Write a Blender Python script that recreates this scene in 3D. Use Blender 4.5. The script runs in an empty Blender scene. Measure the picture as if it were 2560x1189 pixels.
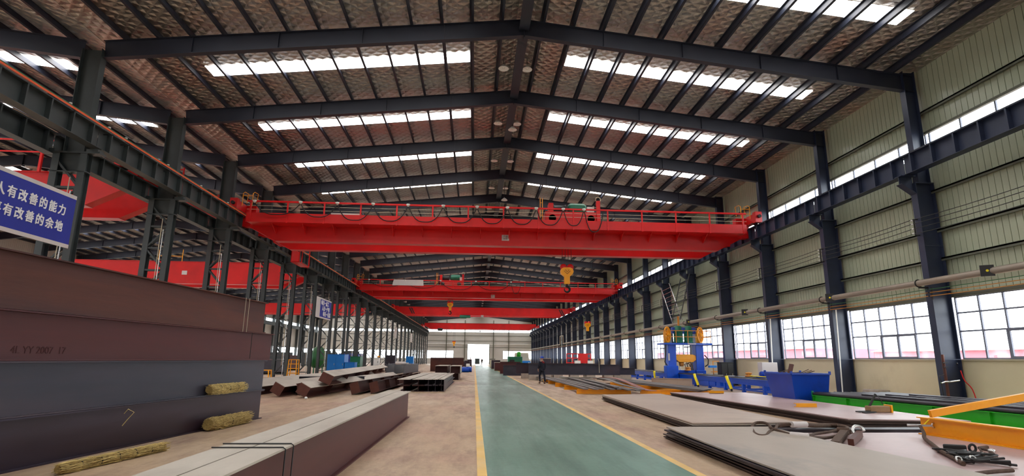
import bpy, math, random
from mathutils import Vector, Matrix
random.seed(7)
S = bpy.context.scene
COL = S.collection
# ------------------------------------------------------------------ camera, sky, exposure
cam = bpy.data.cameras.new('camera'); camo = bpy.data.objects.new('camera', cam); COL.objects.link(camo)
Fv = Vector((0.06250324, 0.97545068, 0.21116184)); Rv = Vector((0.9977824, -0.06592313, 0.00918791)); Uv = Vector((-0.0228828, -0.2101193, 0.97740793))
camo.matrix_world = Matrix(((Rv.x, Uv.x, -Fv.x, 0), (Rv.y, Uv.y, -Fv.y, 0), (Rv.z, Uv.z, -Fv.z, 1.6), (0, 0, 0, 1)))
cam.sensor_width = 36.0; cam.lens = 36.0 * 1399.6 / 2560.0; cam.clip_start = 0.05; cam.clip_end = 600
S.camera = camo
S.view_settings.view_transform = 'Standard'; S.view_settings.look = 'None'; S.view_settings.gamma = 1
S.view_settings.use_curve_mapping = False
S.view_settings.exposure = -0.1
S.cycles.use_denoising = True
S.cycles.max_bounces = 7; S.cycles.diffuse_bounces = 5; S.cycles.glossy_bounces = 3; S.cycles.transparent_max_bounces = 12
S.cycles.sample_clamp_indirect = 8
W = bpy.data.worlds.new('overcast_sky'); S.world = W; W.use_nodes = True
bg = W.node_tree.nodes['Background']; bg.inputs[0].default_value = (0.93, 0.965, 1.0, 1); bg.inputs[1].default_value = 9.0
SKYLIGHT = 13.0
def portal(loc, rot, sx, sy):
    l = bpy.data.lights.new('window_daylight', 'AREA'); l.shape = 'RECTANGLE'; l.size = sx; l.size_y = sy; l.cycles.is_portal = True
    o = bpy.data.objects.new('window_daylight', l); o.location = loc; o.rotation_euler = rot; COL.objects.link(o)
portal((18.1, 82, 2.9), (0, math.pi/2, 0), 2.5, 190)
portal((18.1, 82, 10.3), (0, math.pi/2, 0), 0.9, 190)
portal((-46.9, 82, 2.9), (0, -math.pi/2, 0), 2.5, 190)
portal((1.2, 175.9, 3.0), (-math.pi/2, 0, 0), 33, 6.2)

# ------------------------------------------------------------------ materials
def lin(c):
    return tuple(((v/255)/12.92 if v/255 <= .04045 else ((v/255+.055)/1.055)**2.4) for v in c)
class NT:
    def __init__(s, name):
        s.m = bpy.data.materials.new(name); s.m.use_nodes = True; s.t = s.m.node_tree
        s.b = s.t.nodes['Principled BSDF']; s.out = s.t.nodes['Material Output']
    def n(s, typ, **kw):
        x = s.t.nodes.new(typ)
        for k, v in kw.items():
            if k.startswith('i_'): x.inputs[int(k[2:])].default_value = v
            else: setattr(x, k, v)
        return x
    def l(s, a, b): s.t.links.new(a, b)
    def ramp(s, fac, stops):
        r = s.n('ShaderNodeValToRGB'); e = r.color_ramp.elements
        e[0].position = stops[0][0]; e[0].color = (*stops[0][1], 1); e[1].position = stops[-1][0]; e[1].color = (*stops[-1][1], 1)
        for p, c in stops[1:-1]:
            q = e.new(p); q.color = (*c, 1)
        s.l(fac, r.inputs[0]); return r.outputs[0]
    def coord(s, scale=(1, 1, 1), obj=True):
        t = s.n('ShaderNodeTexCoord'); m = s.n('ShaderNodeMapping'); m.inputs[3].default_value = scale
        g = s.n('ShaderNodeNewGeometry')
        s.l(t.outputs['Object'] if obj else g.outputs['Position'], m.inputs[0]); return m.outputs[0]
    def noise(s, vec, scale, detail=4, rough=.55):
        x = s.n('ShaderNodeTexNoise'); x.inputs['Scale'].default_value = scale; x.inputs['Detail'].default_value = detail; x.inputs['Roughness'].default_value = rough
        s.l(vec, x.inputs['Vector']); return x.outputs[0]
    def bump(s, h, strength, dist):
        b = s.n('ShaderNodeBump'); b.inputs['Strength'].default_value = strength; b.inputs['Distance'].default_value = dist
        s.l(h, b.inputs['Height']); s.l(b.outputs[0], s.b.inputs['Normal'])
def paint(name, rgb, rough=.45, metal=0.0, var=.18, scale=1.5, stretch=(1, 1, 1), world=False, dirt=None, dirt_at=(.55, .75), bump=0.0, spec=.5):
    """paint or metal with gentle wear; dirt = a second colour in noise patches"""
    k = NT(name); c = lin(rgb); v = k.coord(stretch, not world)
    n = k.noise(v, scale, 6)
    lo = tuple(x*(1-var) for x in c); hi = tuple(min(1, x*(1+var)) for x in c)
    col = k.ramp(n, [(.3, lo), (.7, hi)])
    if dirt:
        n2 = k.noise(v, scale*.45, 8, .65); mx = k.n('ShaderNodeMix', data_type='RGBA')
        f = k.ramp(n2, [(dirt_at[0], (0, 0, 0)), (dirt_at[1], (1, 1, 1))])
        k.l(f, mx.inputs[0]); k.l(col, mx.inputs[6]); mx.inputs[7].default_value = (*lin(dirt), 1); col = mx.outputs[2]
    k.l(col, k.b.inputs['Base Color']); k.b.inputs['Roughness'].default_value = rough; k.b.inputs['Metallic'].default_value = metal
    k.b.inputs['Specular IOR Level'].default_value = spec
    if bump: k.bump(k.noise(v, scale*12, 3), bump, .01)
    return k.m
M = {}
M['steel_grey'] = paint('grey_steel_paint', (60, 67, 69), .5, var=.15)
M['steel_navy'] = paint('dark_blue_grey_steel_paint', (42, 50, 72), .4, var=.15)
M['rafter'] = paint('dark_rafter_paint', (40, 45, 60), .5, var=.15, scale=.5)
M['red'] = paint('crane_red_paint', (214, 16, 18), .38, var=.1, scale=.6, dirt=(165, 14, 18), dirt_at=(.45, .9))
M['yellow'] = paint('safety_yellow_paint', (250, 168, 8), .4, var=.08, dirt=(225, 130, 15), dirt_at=(.5, .85))
M['yellow2'] = paint('lemon_yellow_paint', (245, 225, 20), .45, var=.06)
M['blue'] = paint('machine_blue_paint', (0, 78, 200), .35, var=.15)
M['blue_dark'] = paint('skip_blue_paint', (0, 58, 162), .35, var=.1, dirt=(0, 44, 120))
M['blue_light'] = paint('cabinet_blue_paint', (0, 115, 200), .4, var=.1)
M['green_deep'] = paint('deep_green_paint', (14, 92, 38), .4, var=.15)
M['green'] = paint('bright_green_paint', (40, 175, 35), .4, var=.1)
M['green_dark'] = paint('motor_green_paint', (20, 110, 80), .4, var=.2)
M['black'] = paint('black_paint', (28, 28, 30), .5, var=.2)
M['rubber'] = paint('black_rubber', (22, 22, 24), .7, var=.1)
M['white'] = paint('white_paint', (225, 225, 220), .5, var=.05)
M['cream'] = paint('cream_paint', (200, 190, 165), .6, var=.08)
M['rust'] = paint('rusty_mill_steel', (96, 50, 37), .48, .15, var=.42, scale=1.1, stretch=(.8, .14, 1.5), dirt=(66, 38, 38), dirt_at=(.42, .6), bump=.2)
M['rust2'] = paint('dark_red_brown_steel', (88, 34, 33), .48, .15, var=.38, scale=.9, stretch=(.8, .16, 1.3), dirt=(56, 34, 42), dirt_at=(.4, .7), bump=.15)
M['mill'] = paint('blue_grey_mill_steel', (58, 58, 71), .42, .25, var=.35, scale=.8, stretch=(.8, .16, 1.3), dirt=(78, 58, 62), dirt_at=(.45, .75), bump=.15)
M['mill2'] = paint('purple_grey_mill_steel', (54, 39, 50), .42, .2, var=.4, scale=.8, stretch=(.8, .16, 1.3), dirt=(50, 50, 70), dirt_at=(.45, .7), bump=.15)
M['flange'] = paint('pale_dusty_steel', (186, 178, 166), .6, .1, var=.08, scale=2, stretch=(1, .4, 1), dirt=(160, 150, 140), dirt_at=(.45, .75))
M['plate'] = paint('dusty_steel_plate', (182, 164, 150), .5, .12, var=.08, scale=.8, dirt=(160, 142, 132), dirt_at=(.42, .7))
M['plate2'] = paint('pinkish_steel_plate', (190, 164, 162), .42, .15, var=.08, scale=.7, dirt=(165, 138, 136), dirt_at=(.42, .7))
M['plate3'] = paint('grey_scuffed_steel_plate', (168, 156, 144), .48, .15, var=.1, scale=.9, stretch=(1, .5, 1), dirt=(118, 118, 118), dirt_at=(.5, .68))
M['edge'] = paint('dark_plate_edge_steel', (62, 48, 44), .6, .2, var=.25, scale=3)
M['bar'] = paint('dark_round_bar_steel', (58, 52, 60), .45, .4, var=.3, scale=1.5)
M['strip'] = paint('grey_flat_bar_steel', (118, 112, 110), .5, .3, var=.25, scale=1.2, dirt=(85, 80, 80))
M['strip_red'] = paint('reddish_flat_bar_steel', (160, 110, 104), .55, .2, var=.15)
M['concrete'] = paint('grey_concrete_block', (168, 158, 146), .85, var=.12, scale=3)
M['straw'] = paint('yellow_straw', (168, 142, 84), .9, var=.5, scale=22, stretch=(1, 1, 4), bump=.8)
M['straw2'] = paint('pale_straw_strands', (206, 182, 118), .9, var=.3, scale=9)
M['rope'] = paint('brown_sling_rope', (86, 66, 54), .85, var=.3, scale=20, bump=.6)
M['pipe'] = paint('wrapped_grey_brown_pipe', (150, 138, 124), .45, .35, var=.2, scale=1.0, stretch=(1, .5, 1), dirt=(140, 118, 100))
M['copper'] = paint('orange_conductor_strip', (235, 95, 45), .45, var=.1)
M['wire_green'] = paint('green_conductor_strip', (60, 120, 75), .5, var=.1)
M['orange'] = paint('orange_cable', (215, 140, 50), .5, var=.1)
M['chrome'] = paint('bright_galvanised_steel', (210, 210, 208), .25, .8, var=.05)
M['panel'] = paint('cream_green_wall_panel', (168, 175, 150), .32, .0, var=.06, scale=.25, world=True)
M['panel_grey'] = paint('pale_grey_wall_panel', (190, 188, 182), .6, var=.05, scale=.25, world=True)
M['girt'] = paint('galvanised_girt', (96, 98, 84), .5, .2, var=.1)
M['plaster'] = paint('stained_cream_plaster', (222, 210, 176), .85, var=.05, scale=.5, world=True, dirt=(186, 170, 138), dirt_at=(.58, .85))
M['win_frame'] = paint('pale_aluminium_frame', (122, 126, 142), .5, .1, var=.05)
M['banner_blue'] = paint('royal_blue_banner_cloth', (30, 44, 150), .7, var=.06)
M['banner_white'] = paint('white_banner_cloth', (205, 198, 196), .8, var=.04)
M['lamp_white'] = paint('white_lamp_reflector', (230, 228, 225), .35, var=.03)
M['lettering'] = paint('white_lettering', (238, 238, 240), .7, var=.02)
M['ink'] = paint('brown_ink', (120, 90, 80), .8, var=.05)
M['ink_dark'] = paint('faded_dark_marking', (64, 28, 30), .8, var=.05)
M['navy_cloth'] = paint('dark_navy_work_cloth', (24, 26, 40), .9, var=.2, scale=8)
M['red_cloth'] = paint('dark_red_cloth', (110, 20, 28), .9, var=.15, scale=8)
M['skin'] = paint('skin', (196, 146, 118), .6, var=.05)
M['hair'] = paint('black_hair', (20, 17, 16), .8, var=.1)
M['shoe'] = paint('dark_shoe_leather', (35, 28, 25), .6, var=.1)
M['pink_wall'] = paint('pink_red_outdoor_sheds', (185, 112, 124), .8, var=.05, world=True)
M['ground'] = paint('outdoor_concrete_yard', (175, 168, 165), .9, var=.06, world=True, scale=.2)
M['wood'] = paint('weathered_wood', (150, 120, 88), .8, var=.2, scale=3)
def emit(name, col, st):
    k = NT(name); k.b.inputs['Base Color'].default_value = (.8, .8, .8, 1)
    k.b.inputs['Emission Color'].default_value = (*col, 1); k.b.inputs['Emission Strength'].default_value = st; return k.m
M['skylight'] = emit('translucent_skylight_panel', (1, .98, .96), SKYLIGHT)
def glass():
    k = NT('window_glass'); tr = k.n('ShaderNodeBsdfTransparent'); tr.inputs[0].default_value = (.94, .96, .96, 1)
    gl = k.n('ShaderNodeBsdfGlossy'); gl.inputs['Roughness'].default_value = .05
    mx = k.n('ShaderNodeMixShader'); mx.inputs[0].default_value = .07
    k.l(tr.outputs[0], mx.inputs[1]); k.l(gl.outputs[0], mx.inputs[2]); k.l(mx.outputs[0], k.out.inputs[0]); return k.m
M['glass'] = glass()
def foil():
    k = NT('wrinkled_foil_insulation'); v = k.coord((1, 1, 1), False)
    n = k.noise(v, .35, 5); col = k.ramp(n, [(.3, lin((176, 166, 158))), (.52, lin((196, 192, 184))), (.72, lin((204, 172, 158)))])
    k.l(col, k.b.inputs['Base Color']); k.b.inputs['Metallic'].default_value = .8; k.b.inputs['Roughness'].default_value = .3
    # quilted diamond net pressed in the foil plus crumples
    mp = k.n('ShaderNodeMapping'); mp.inputs[2].default_value = (0, 0, math.radians(45)); k.l(v, mp.inputs[0])
    def wave(d):
        w = k.n('ShaderNodeTexWave', bands_direction=d); w.inputs['Scale'].default_value = .95; w.inputs['Distortion'].default_value = 2.2; w.inputs['Detail'].default_value = 2
        k.l(mp.outputs[0], w.inputs[0]); return w.outputs[1]
    a = k.n('ShaderNodeMath', operation='MAXIMUM'); k.l(wave('X'), a.inputs[0]); k.l(wave('Y'), a.inputs[1])
    m3 = k.n('ShaderNodeMath', operation='ADD'); k.l(a.outputs[0], m3.inputs[0])
    m4 = k.n('ShaderNodeMath', operation='MULTIPLY'); m4.inputs[1].default_value = 2.2; k.l(k.noise(v, 1.8, 7, .62), m4.inputs[0]); k.l(m4.outputs[0], m3.inputs[1])
    k.bump(m3.outputs[0], 1.0, .065); return k.m
M['foil'] = foil()
def floor_mat(name, stops, dirt, rough=(.3, .65), st=.25):
    k = NT(name); v = k.coord((1, 1, 1), False); v2 = k.coord((1, st, 1), False)
    n = k.noise(v, .22, 8, .6); col = k.ramp(n, stops)
    n2 = k.noise(v2, 1.5, 10, .72); f = k.ramp(n2, [(.44, (0, 0, 0)), (.75, (1, 1, 1))])
    mx = k.n('ShaderNodeMix', data_type='RGBA'); k.l(f, mx.inputs[0]); k.l(col, mx.inputs[6]); mx.inputs[7].default_value = (*dirt, 1)
    n3 = k.noise(v, 9, 5, .7); f3 = k.ramp(n3, [(.3, (.86, .86, .86)), (.7, (1.08, 1.08, 1.08))])
    mu = k.n('ShaderNodeMix', data_type='RGBA', blend_type='MULTIPLY'); mu.inputs[0].default_value = 1; k.l(mx.outputs[2], mu.inputs[6]); k.l(f3, mu.inputs[7])
    k.l(mu.outputs[2], k.b.inputs['Base Color'])
    r = k.ramp(n2, [(.3, (rough[0],)*3), (.7, (rough[1],)*3)]); k.l(r, k.b.inputs['Roughness'])
    k.bump(n3, .08, .01); return k.m
M['floor'] = floor_mat('tan_concrete_floor', [(.3, lin((180, 140, 122))), (.5, lin((188, 162, 132))), (.7, lin((194, 172, 146)))], lin((140, 112, 98)))
M['walk'] = floor_mat('worn_green_floor_paint', [(.3, lin((94, 134, 120))), (.5, lin((116, 154, 140))), (.72, lin((152, 184, 172)))], lin((66, 102, 92)), (.27, .34), .1)
M['line'] = paint('worn_yellow_line_paint', (226, 186, 110), .6, var=.12, world=True, scale=1.5, dirt=(210, 185, 145), dirt_at=(.45, .7))

# ------------------------------------------------------------------ mesh helpers
WL = {}
def tag(o, label=None, cat=None, group=None, kind=None):
    if label: o['label'] = label
    if cat: o['category'] = cat
    if group: o['group'] = group
    if kind: o['kind'] = kind
    return o
def thing(name, label, cat, loc, group=None):
    o = bpy.data.objects.new(name, None); o.empty_display_size = .2; o.location = loc; COL.objects.link(o); WL[o.name] = Vector(loc)
    return tag(o, label, cat, group)
def basis(p0, p1, up=(0, 0, 1)):
    d = (Vector(p1)-Vector(p0)); L = d.length; d.normalize(); u = Vector(up)
    if abs(d.dot(u)) > .98: u = Vector((0, 1, 0))
    s = d.cross(u).normalized(); u = s.cross(d).normalized(); return d, s, u, L
class MB:
    def __init__(s): s.v = []; s.f = []; s.sm = []
    def add(s, vs, fs, smooth=False):
        n = len(s.v); s.v += [Vector(p) for p in vs]; s.f += [tuple(n+i for i in f) for f in fs]; s.sm += [smooth]*len(fs); return s
    def frame(s, c, ax, sz):
        a, b, d = [Vector(x)*h*.5 for x, h in zip(ax, sz)]; c = Vector(c)
        vs = [c+i*a+j*b+k*d for i in (-1, 1) for j in (-1, 1) for k in (-1, 1)]
        return s.add(vs, [(0, 1, 3, 2), (4, 6, 7, 5), (0, 4, 5, 1), (2, 3, 7, 6), (0, 2, 6, 4), (1, 5, 7, 3)])
    def box(s, x0, x1, y0, y1, z0, z1):
        return s.frame(((x0+x1)/2, (y0+y1)/2, (z0+z1)/2), ((1, 0, 0), (0, 1, 0), (0, 0, 1)), (abs(x1-x0), abs(y1-y0), abs(z1-z0)))
    def bar(s, p0, p1, w, h, up=(0, 0, 1)):
        d, sd, u, L = basis(p0, p1, up); return s.frame((Vector(p0)+Vector(p1))/2, (d, sd, u), (L, w, h))
    def ibeam(s, p0, p1, depth, width, tf=.02, tw=.012, up=(0, 0, 1), only=None):
        d, sd, u, L = basis(p0, p1, up); c = (Vector(p0)+Vector(p1))/2; ax = (d, sd, u)
        if only != 'flange': s.frame(c, ax, (L, tw, depth-2*tf))
        if only != 'web':
            s.frame(c+u*(depth-tf)/2, ax, (L, width, tf)); s.frame(c-u*(depth-tf)/2, ax, (L, width, tf))
        return s
    def tube(s, pts, r, n=8, caps=True):
        pts = [Vector(p) for p in pts]; rings = []; prev = None
        for i, p in enumerate(pts):
            t = (pts[min(i+1, len(pts)-1)]-pts[max(i-1, 0)]).normalized()
            ref = prev if prev is not None else (Vector((0, 0, 1)) if abs(t.z) < .9 else Vector((1, 0, 0)))
            a = (ref-t*ref.dot(t)).normalized(); prev = a; b = t.cross(a)
            rr = r[i] if isinstance(r, (list, tuple)) else r
            rings.append([p+(a*math.cos(2*math.pi*k/n)+b*math.sin(2*math.pi*k/n))*rr for k in range(n)])
        vs = [q for g in rings for q in g]; fs = []
        for i in range(len(pts)-1):
            for k in range(n): fs.append((i*n+k, i*n+(k+1) % n, (i+1)*n+(k+1) % n, (i+1)*n+k))
        s.add(vs, fs, True)
        if caps:
            m = len(vs); s.add(rings[0], [tuple(range(n-1, -1, -1))]); s.add(rings[-1], [tuple(range(n))])
        return s
    def cyl(s, p0, p1, r, n=16): return s.tube([p0, p1], r, n)
    def prism(s, poly, vec):
        n = len(poly); a = [Vector(p) for p in poly]; b = [p+Vector(vec) for p in a]
        return s.add(a+b, [tuple(range(n-1, -1, -1)), tuple(range(n, 2*n))]+[(i, (i+1) % n, n+(i+1) % n, n+i) for i in range(n)])
    def lathe(s, c, prof, n=20, ax='z'):
        c = Vector(c); vs = []; fs = []
        for r, h in prof:
            for k in range(n):
                a = 2*math.pi*k/n; x, y = r*math.cos(a), r*math.sin(a)
                vs.append(c+(Vector((x, y, h)) if ax == 'z' else Vector((h, x, y)) if ax == 'x' else Vector((x, h, y))))
        for i in range(len(prof)-1):
            for k in range(n): fs.append((i*n+k, i*n+(k+1) % n, (i+1)*n+(k+1) % n, (i+1)*n+k))
        return s.add(vs, fs, True)
    def torus(s, c, R, r, ax=((1, 0, 0), (0, 0, 1)), n=24, a0=0, a1=2*math.pi, m=8):
        a, b = Vector(ax[0]), Vector(ax[1]); pts = [Vector(c)+a*R*math.cos(a0+(a1-a0)*i/n)+b*R*math.sin(a0+(a1-a0)*i/n) for i in range(n+1)]
        return s.tube(pts, r, m)
    def build(s, name, mat, parent=None, bevel=0, **kw):
        xs = [p.x for p in s.v]; ys = [p.y for p in s.v]; zs = [p.z for p in s.v]
        c = Vector(((min(xs)+max(xs))/2, (min(ys)+max(ys))/2, min(zs)))
        me = bpy.data.meshes.new(name); me.from_pydata([p-c for p in s.v], [], s.f); me.polygons.foreach_set('use_smooth', s.sm)
        me.update(); me.materials.append(M[mat] if isinstance(mat, str) else mat)
        o = bpy.data.objects.new(name, me); COL.objects.link(o)
        WL[o.name] = c
        if parent is not None: o.parent = parent; o.location = c-WL[parent.name]
        else: o.location = c
        if bevel:
            b = o.modifiers.new('edge_rounding', 'BEVEL'); b.width = bevel; b.segments = 2; b.limit_method = 'ANGLE'
        if kw: tag(o, **kw)
        return o
def dup(root, d, label=None, group=None, name=None):
    """copy of a thing moved by d, with copies of its parts and sub-parts"""
    def cp(o, par):
        c = o.copy(); COL.objects.link(c); WL[c.name] = WL[o.name]+Vector(d)
        if par is not None: c.parent = par
        for ch in list(kids.get(o.name, [])): cp(ch, c)
        return c
    kids = {}
    for ch in root.children_recursive: kids.setdefault(ch.parent.name, []).append(ch)
    r = cp(root, None); r.location = root.location+Vector(d)
    if label: r['label'] = label
    if group: r['group'] = group
    return r
ORD = ['nearest', 'second', 'third', 'fourth', 'fifth', 'sixth', 'seventh', 'eighth', 'ninth', 'tenth', 'eleventh', 'twelfth', 'thirteenth', 'fourteenth',
       'fifteenth', 'sixteenth', 'seventeenth', 'eighteenth', 'nineteenth', 'twentieth', 'twenty-first', 'twenty-second', 'twenty-third', 'twenty-fourth',
       'twenty-fifth', 'twenty-sixth', 'twenty-seventh', 'twenty-eighth', 'twenty-ninth', 'thirtieth']
def nth(i): return ORD[i] + ('' if i == 0 else ' nearest')
# ------------------------------------------------------------------ hall setting
BAY = 6.0; Y0 = 19.91; K0, K1 = -6, 25            # frames stand at Y0 + 6k
def YF(k): return Y0+BAY*k
YB, YE = YF(K0)-.5, 175.3
XR, XL, XLL = 17.85, -14.4, -47.0                 # right wall, valley line, far left wall
RX, RX2 = 1.68, -30.6                              # the two ridges
def zroof(x, base=15.03):
    return base-.1086*abs(x-RX) if x > XL else base-.1086*abs(x-RX2)
MB().box(-60, 30, YB-1, YE+.2, -.3, 0).build('floor', 'floor', kind='structure')
MB().box(.22, 3.2, YB, YE, 0, .004).build('floor_walkway', 'walk', kind='structure')
for x0, x1, t in ((.08, .22, 'worn yellow painted line along the left edge of the green walkway'), (3.2, 3.34, 'worn yellow painted line along the right edge of the green walkway')):
    MB().box(x0, x1, YB, YE, 0, .005).build('floor_marking', 'line', label=t, cat='floor marking', group='yellow lines of the walkway')
MB().box(30, 160, -60, 300, -.5, -.35).add([(-60, YE+.2, -.02), (60, YE+.2, -.02), (60, 320, -.02), (-60, 320, -.02)], [(0, 1, 2, 3)]).build('ground', 'ground', kind='structure')
# roof sheets, one folded sheet per bay half
for nm, xs in (('ceiling', (XR+.2, RX, XL)), ('ceiling_neighbour_bay', (XL, RX2, XLL))):
    b = MB()
    for xa, xb in zip(xs, xs[1:]):
        za = zroof(xa+(.001 if xa == XL else 0), 15.03) if not (nm != 'ceiling' and xa == XL) else 15.03-.1086*abs(XL-RX2)
        zb = 15.03 if xb in (RX, RX2) else (15.03-.1086*abs(xb-(RX if nm == 'ceiling' else RX2)))
        b.prism([(xa, YB, za), (xb, YB, zb), (xb, YB, zb+.08), (xa, YB, za+.08)], (0, YE-YB, 0))
    b.build(nm, 'foil', kind='structure')
# corrugated wall panel as a ribbed profile along Y
def ribbed(x, y0, y1, z0, z1, mat, name, side=-1, pitch=.25):
    b = MB(); ys = []; y = y0
    while y < y1:
        ys += [(y, 0), (y+pitch-.022, 0), (y+pitch-.018, .03), (y+pitch-.004, .03)]; y += pitch
    pts = [(min(a, y1), h) for a, h in ys]+[(y1, 0)]
    vs = []; fs = []
    for a, h in pts: vs += [(x-side*h, a, z0), (x-side*h, a, z1)]
    for i in range(len(pts)-1): fs.append((2*i, 2*i+2, 2*i+3, 2*i+1))
    b.add(vs, fs); t = x-side*.12; b.add([(t, y0, z0), (t, y1, z0), (t, y1, z1), (t, y0, z1)], [(0, 1, 2, 3)])
    b.add([(x, y0, z0), (x, y1, z0), (t, y1, z0), (t, y0, z0)], [(0, 1, 2, 3)]); b.add([(x, y0, z1), (x, y1, z1), (t, y1, z1), (t, y0, z1)], [(0, 1, 2, 3)])
    return b.build(name, mat, kind='structure')
ribbed(XR, YB, YE, 4.1, 9.72, 'panel', 'wall_right')
ribbed(XR, YB, YE, 10.6, 13.35, 'panel', 'wall_right_upper')
MB().box(XR-.05, XR+.2, YB, YE, 0, 1.7).build('wall_right_lower', 'plaster', kind='structure')
MB().box(XR-.12, XR+.2, YB, YE, 1.7, 1.745).build('trim_1', 'cream', kind='structure')
MB().box(XR-.06, XR+.02, YB, YE, 4.0, 4.14).build('trim_2', 'girt', kind='structure')
ribbed(XLL+.2, YB, YE, 4.1, 9.4, 'panel_grey', 'wall_left', side=1)
ribbed(XLL+.2, YB, YE, 10.3, 13.4, 'panel_grey', 'wall_left_upper', side=1)
MB().box(XLL, XLL+.2, YB, YE, 0, 1.5).build('wall_left_lower', 'plaster', kind='structure')
MB().box(XLL, XR+.3, YB-.2, YB, 0, 15).build('wall_back', 'panel_grey', kind='structure')
# girts on the right wall
for z, i in ((5.5, 3), (6.6, 4), (8.15, 5), (11.42, 6)):
    MB().box(XR-.17, XR-.005, YB, YE, z-.03, z+.03).box(XR-.17, XR-.155, YB, YE, z-.1, z+.03).build('trim_%d' % i, 'girt', kind='structure')
MB().box(XR-.1, XR-.005, YB, YE, 10.52, 10.62).build('trim_7', 'girt', kind='structure')
# far wall: panels around the door opening and window bands
FY = YE
b = MB()
def fw(x0, x1, z0, z1): b.box(x0, x1, FY, FY+.2, z0, z1)
fw(XLL, XR+.3, 10.3, 14.95); fw(XLL, XR+.3, 5.95, 9.55)
fw(XL, -2.05, 4.0, 5.95); fw(4.5, XR+.3, 4.0, 5.95); fw(XLL, XL, 4.0, 5.95)
fw(-6.4, -2.05, 0, 4.0); fw(4.5, 8.8, 0, 4.0); fw(XLL, XL, 0, 1.6); fw(XL, -6.4, 0, 1.6); fw(8.8, XR+.3, 0, 1.6); fw(XL-1, XL, 1.6, 4)
b.build('wall_far', 'panel_grey', kind='structure')
MB().box(-15, 17.6, FY-.25, FY-.02, 5.9, 6.1).build('trim_8', 'white', kind='structure')
MB().box(-2.25, -2.05, FY-.12, FY+.2, 0, 5.9).box(4.5, 4.7, FY-.12, FY+.2, 0, 5.9).build('door_1', 'girt', kind='structure')
wn = [0]
def window(x, y0, y1, z0, z1, rows, cols, sash=None, axis='y', side=-1, pane='glass'):
    """window with frame and one pane; axis y = in a side wall, axis x = in the far wall"""
    wn[0] += 1
    P3 = (lambda a, z, d=0: (x+d*side, a, z)) if axis == 'y' else (lambda a, z, d=0: (a, x-d, z))
    o = thing('window_%d' % wn[0], None, None, P3((y0+y1)/2, z0)); o['kind'] = 'structure'
    f = MB(); t = .05
    def bar(a0, a1, za, zb, d0=-.03, d1=.03):
        p, q = P3(a0, za, d0), P3(a1, zb, d1); f.box(min(p[0], q[0]), max(p[0], q[0]), min(p[1], q[1]), max(p[1], q[1]), za, zb)
    bar(y0, y1, z0, z0+t); bar(y0, y1, z1-t, z1)
    for i in range(cols+1):
        a = y0+(y1-y0)*i/cols; bar(a-.03, a+.03, z0, z1)
    for r in rows: bar(y0, y1, r-.028, r+.028, -.02, .02)
    f.build('window_frame', 'win_frame', o)
    if sash:
        f = MB()
        for a0, a1 in sash:
            for aa in (a0, a1, (a0+a1)/2): bar(aa-.035, aa+.035, z0+.04, rows[0], -.04, .05)
            bar(a0, a1, z0+.03, z0+.1, -.04, .05); bar(a0, a1, rows[0]-.07, rows[0], -.04, .05)
        f.build('window_sash', 'win_frame', o)
    g = MB(); p, q = P3(y0, z0, -.004), P3(y1, z1, .004); g.box(min(p[0], q[0]), max(p[0], q[0]), min(p[1], q[1]), max(p[1], q[1]), z0, z1)
    g.build('pane', pane, o)
    return o
w0 = window(XR+.05, YF(0)+.1, YF(1)-.1, 1.745, 4.02, (2.75, 3.42), 6, sash=[(YF(0)+2.05, YF(0)+4.0)])
for k in range(K0, K1+1):
    if k != 0: wn[0] += 1; dup(w0, (0, BAY*k, 0)).name = 'window_%d' % wn[0]
c0 = window(XR+.05, YF(0)+.1, YF(1)-.1, 9.72, 10.6, (), 4)
for k in range(K0, K1+1):
    if k != 0: wn[0] += 1; dup(c0, (0, BAY*k, 0)).name = 'window_%d' % wn[0]
l0 = window(XLL+.1, YF(4)+.1, YF(5)-.1, 1.5, 4.1, (2.5, 3.3), 4, side=1)
l1 = window(XLL+.1, YF(4)+.1, YF(5)-.1, 9.4, 10.3, (), 4, side=1)
for k in range(2, K1+1):
    if k != 4:
        for q in (l0, l1): wn[0] += 1; dup(q, (0, BAY*(k-4), 0)).name = 'window_%d' % wn[0]
window(FY+.1, XL, XR, 9.55, 10.3, (), 22, axis='x')
window(FY+.1, XLL, XL, 9.55, 10.3, (), 22, axis='x')
window(FY+.1, XL, -6.4, 1.6, 4.0, (2.8,), 6, axis='x'); window(FY+.1, 8.8, XR, 1.6, 4.0, (2.8,), 6, axis='x'); window(FY+.1, XLL, XL-1, 1.6, 4.0, (2.8,), 20, axis='x')
# wind posts and rails on the far wall
p0 = MB().ibeam((-8.6, FY-.25, 0), (-8.6, FY-.25, 13.2), .4, .25, up=(0, 1, 0)).build('wind_post', 'girt', label='slim grey wind post on the far end wall left of the doorway', cat='wall post', group='grey wind posts on the far end wall')
for x, t in ((-3.0, 'grey wind post on the far end wall close beside the doorway, left side'), (5.8, 'grey wind post on the far end wall close beside the doorway, right side'), (10.5, 'slim grey wind post on the far end wall right of the doorway')):
    dup(p0, (x+8.6, 0, 0), t)
for i, z in enumerate((5.0, 6.9, 8.5)):
    MB().box(XL, XR, FY-.1, FY-.01, z-.05, z+.05).build('trim_%d' % (9+i), 'girt', kind='structure')
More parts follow.
